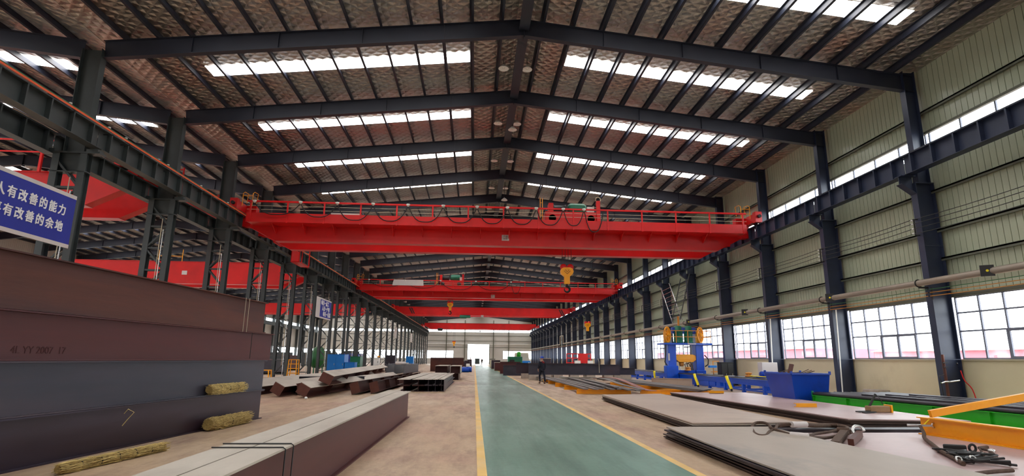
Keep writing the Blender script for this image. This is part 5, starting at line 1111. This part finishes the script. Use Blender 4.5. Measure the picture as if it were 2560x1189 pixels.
# ------------------------------------------------------------------ people
def person(x, y, face, label, pose='stand', helmet='blue', top='navy_cloth', mb2='red_cloth', sc=1.0, group=None):
    t = thing('person', label, 'person', (x, y, 0), group); ca, sa = math.cos(face), math.sin(face)
    def T(p): a, b_, c = p; return Vector((x+(a*ca-b_*sa)*sc, y+(a*sa+b_*ca)*sc, c*sc))
    def skin(name, verts, edges, radii, mat, sub=2, parent=None):
        me = bpy.data.meshes.new(name); V = [T(v) for v in verts]; o0 = V[0]; me.from_pydata([v-o0 for v in V], edges, []); me.materials.append(M[mat])
        o = bpy.data.objects.new(name, me); COL.objects.link(o); WL[o.name] = o0; o.parent = parent or t; o.location = o0-WL[(parent or t).name]
        o.modifiers.new('skin', 'SKIN'); 
        for i, r in enumerate(radii): sv = me.skin_vertices[0].data[i]; sv.radius = (r*sc, r*sc) if not isinstance(r, tuple) else (r[0]*sc, r[1]*sc); sv.use_root = i == 0
        s_ = o.modifiers.new('sub', 'SUBSURF'); s_.levels = sub; s_.render_levels = sub
        return o
    k = 0.16 if pose == 'walk' else .03
    # one continuous body: pelvis, spine, neck, head, arms with hands, legs
    V = [(0, 0, .95), (0, 0, 1.1), (0, .01, 1.3), (0, 0, 1.44), (0, -.01, 1.53), (0, -.02, 1.60), (0, -.02, 1.70),
         (.17, 0, 1.41), (.23, .02, 1.17), (.22, -.12, .97), (.2, -.2, .88), (-.17, 0, 1.41), (-.23, .02, 1.17), (-.24, -.06, .95), (-.23, -.1, .86),
         (.09, 0, .88), (.1, -k, .5), (.1, -k*.6, .09), (.1, -k*.6-.14, .04), (-.09, 0, .88), (-.1, k, .5), (-.1, k*1.6, .1), (-.1, k*1.6-.14, .04)]
    E = [(0, 1), (1, 2), (2, 3), (3, 4), (4, 5), (5, 6), (3, 7), (7, 8), (8, 9), (9, 10), (3, 11), (11, 12), (12, 13), (13, 14), (0, 15), (15, 16), (16, 17), (17, 18), (0, 19), (19, 20), (20, 21), (21, 22)]
    Rr = [(.15, .11), (.14, .1), (.17, .11), (.12, .09), .055, .085, .08, .07, .05, .04, .035, .07, .05, .04, .035, .09, .065, .05, .04, .09, .065, .05, .04]
    body = skin('body', V, E, Rr, 'skin')
    ex = .012
    skin('jacket', [V[i] for i in (1, 0, 2, 3, 7, 8, 9, 11, 12, 13)], [(0, 1), (0, 2), (2, 3), (3, 4), (4, 5), (5, 6), (3, 7), (7, 8), (8, 9)], [(.175, .135), (.18, .135), (.2, .14), (.17, .12), .1, .08, .058, .1, .08, .058], top)
    skin('trousers', [V[i] for i in (0, 15, 16, 17, 19, 20, 21)], [(0, 1), (1, 2), (2, 3), (0, 4), (4, 5), (5, 6)], [(.165, .12), .105, .082, .066, .105, .082, .066], top)
    for a, b_ in ((17, 18), (21, 22)): skin('shoe', [(V[a][0], V[a][1]+.03, .05), (V[a][0], V[a][1]-.06, .05), (V[b_][0], V[b_][1]-.04, .04)], [(0, 1), (1, 2)], [.055, .052, .042], 'shoe')
    if mb2:
        skin('vest', [(0, 0, 1.3), (0, 0, 1.42), (0, -.005, 1.5), (.17, 0, 1.42), (-.17, 0, 1.42)], [(0, 1), (1, 2), (1, 3), (1, 4)], [(.21, .155), (.2, .15), (.1, .1), (.105, .11), (.105, .11)], mb2)
    # face and hair, fingers
    hc = T((0, -.02, 1.66)); b = MB()
    def P(a, b2, c): return T((a, b2, c))
    MB().lathe(T((0, -.01, 1.67)), [(.105*sc, 0), (.11*sc, .03*sc), (.098*sc, .08*sc), (.06*sc, .115*sc), (0, .125*sc)], 16).build('hair', 'hair', t)
    for s_ in (-1, 1):
        MB().lathe(P(s_*.035, -.1, 1.655), [(0, -.012*sc), (.012*sc, 0), (0, .012*sc)], 8).build('eye', 'hair', t)
        MB().lathe(P(s_*.095, -.01, 1.62), [(0, 0), (.018*sc, .015*sc), (.02*sc, .04*sc), (0, .055*sc)], 8).build('ear', 'skin', t)
    MB().tube([P(0, -.1, 1.655), P(0, -.128, 1.62), P(0, -.1, 1.615)], .012*sc, 6).build('nose', 'skin', t)
    MB().tube([P(-.025, -.098, 1.585), P(0, -.106, 1.583), P(.025, -.098, 1.585)], .006*sc, 5).build('mouth', 'red_cloth', t)
    for hnd in (10, 14):
        hx, hy, hz = V[hnd]; b = MB(); s_ = 1 if hx > 0 else -1
        for i in range(4):
            fx = hx-.0; fy = hy-.03+.02*i; L = (.07, .08, .078, .06)[i]
            b.tube([P(fx, fy, hz-.02), P(fx-s_*.01, fy-.004, hz-.02-L*.5), P(fx-s_*.03, fy-.004, hz-.02-L)], [.0095*sc, .009*sc, .007*sc], 6)
        b.tube([P(hx, hy-.03, hz+.01), P(hx-s_*.015, hy-.06, hz-.015), P(hx-s_*.02, hy-.065, hz-.05)], [.011*sc, .01*sc, .008*sc], 6)
        b.build('finger', 'skin', t)
    if helmet:
        o = MB().lathe(T((0, -.01, 1.69)), [(.16*sc, -.02*sc), (.165*sc, -.005*sc), (.135*sc, .01*sc), (.13*sc, .06*sc), (.1*sc, .11*sc), (.05*sc, .135*sc), (0, .14*sc)], 20).build('helmet', helmet, t)
    return t
person(4.62, 38.9, math.radians(200), 'person in dark navy clothes with red shoulders and blue helmet by the flat bar pile', helmet='blue_dark', pose='walk')
person(-.75, 120, math.radians(20), 'distant person in grey clothes left of the handcart before the doorway', helmet=None, mb2=None, top='steel_grey', pose='walk')
person(1.9, 140, math.radians(-30), 'distant person in dark clothes right of the handcart before the doorway', helmet=None, mb2=None, top='black', pose='walk')
person(-10.2, 62, math.radians(90), 'distant person in dark clothes and a yellow helmet among the lattice columns', helmet='yellow', mb2=None)
t = thing('handcart', 'loaded grey handcart standing before the bright doorway', 'handcart', (1.0, 136, 0)); MB().box(.2, 1.3, 135.5, 137, .4, 1.65).build('load', 'steel_grey', t, bevel=.05); MB().box(.2, 1.6, 135.3, 137.1, .35, .42).build('deck', 'wood', t)
for x in (.3, 1.5):
    for y in (135.6, 136.8): MB().lathe((x-.04, y, .18), [(0, 0), (.17, 0), (.17, .08), (0, .08)], 14, 'x').build('wheel', 'rubber', t)
MB().tube([(.25, 135.3, .4), (.1, 135.0, 1.3), (1.5, 135.0, 1.3), (1.55, 135.3, .4)], .03, 6).build('push_handle', 'black', t)
# ------------------------------------------------------------------ end
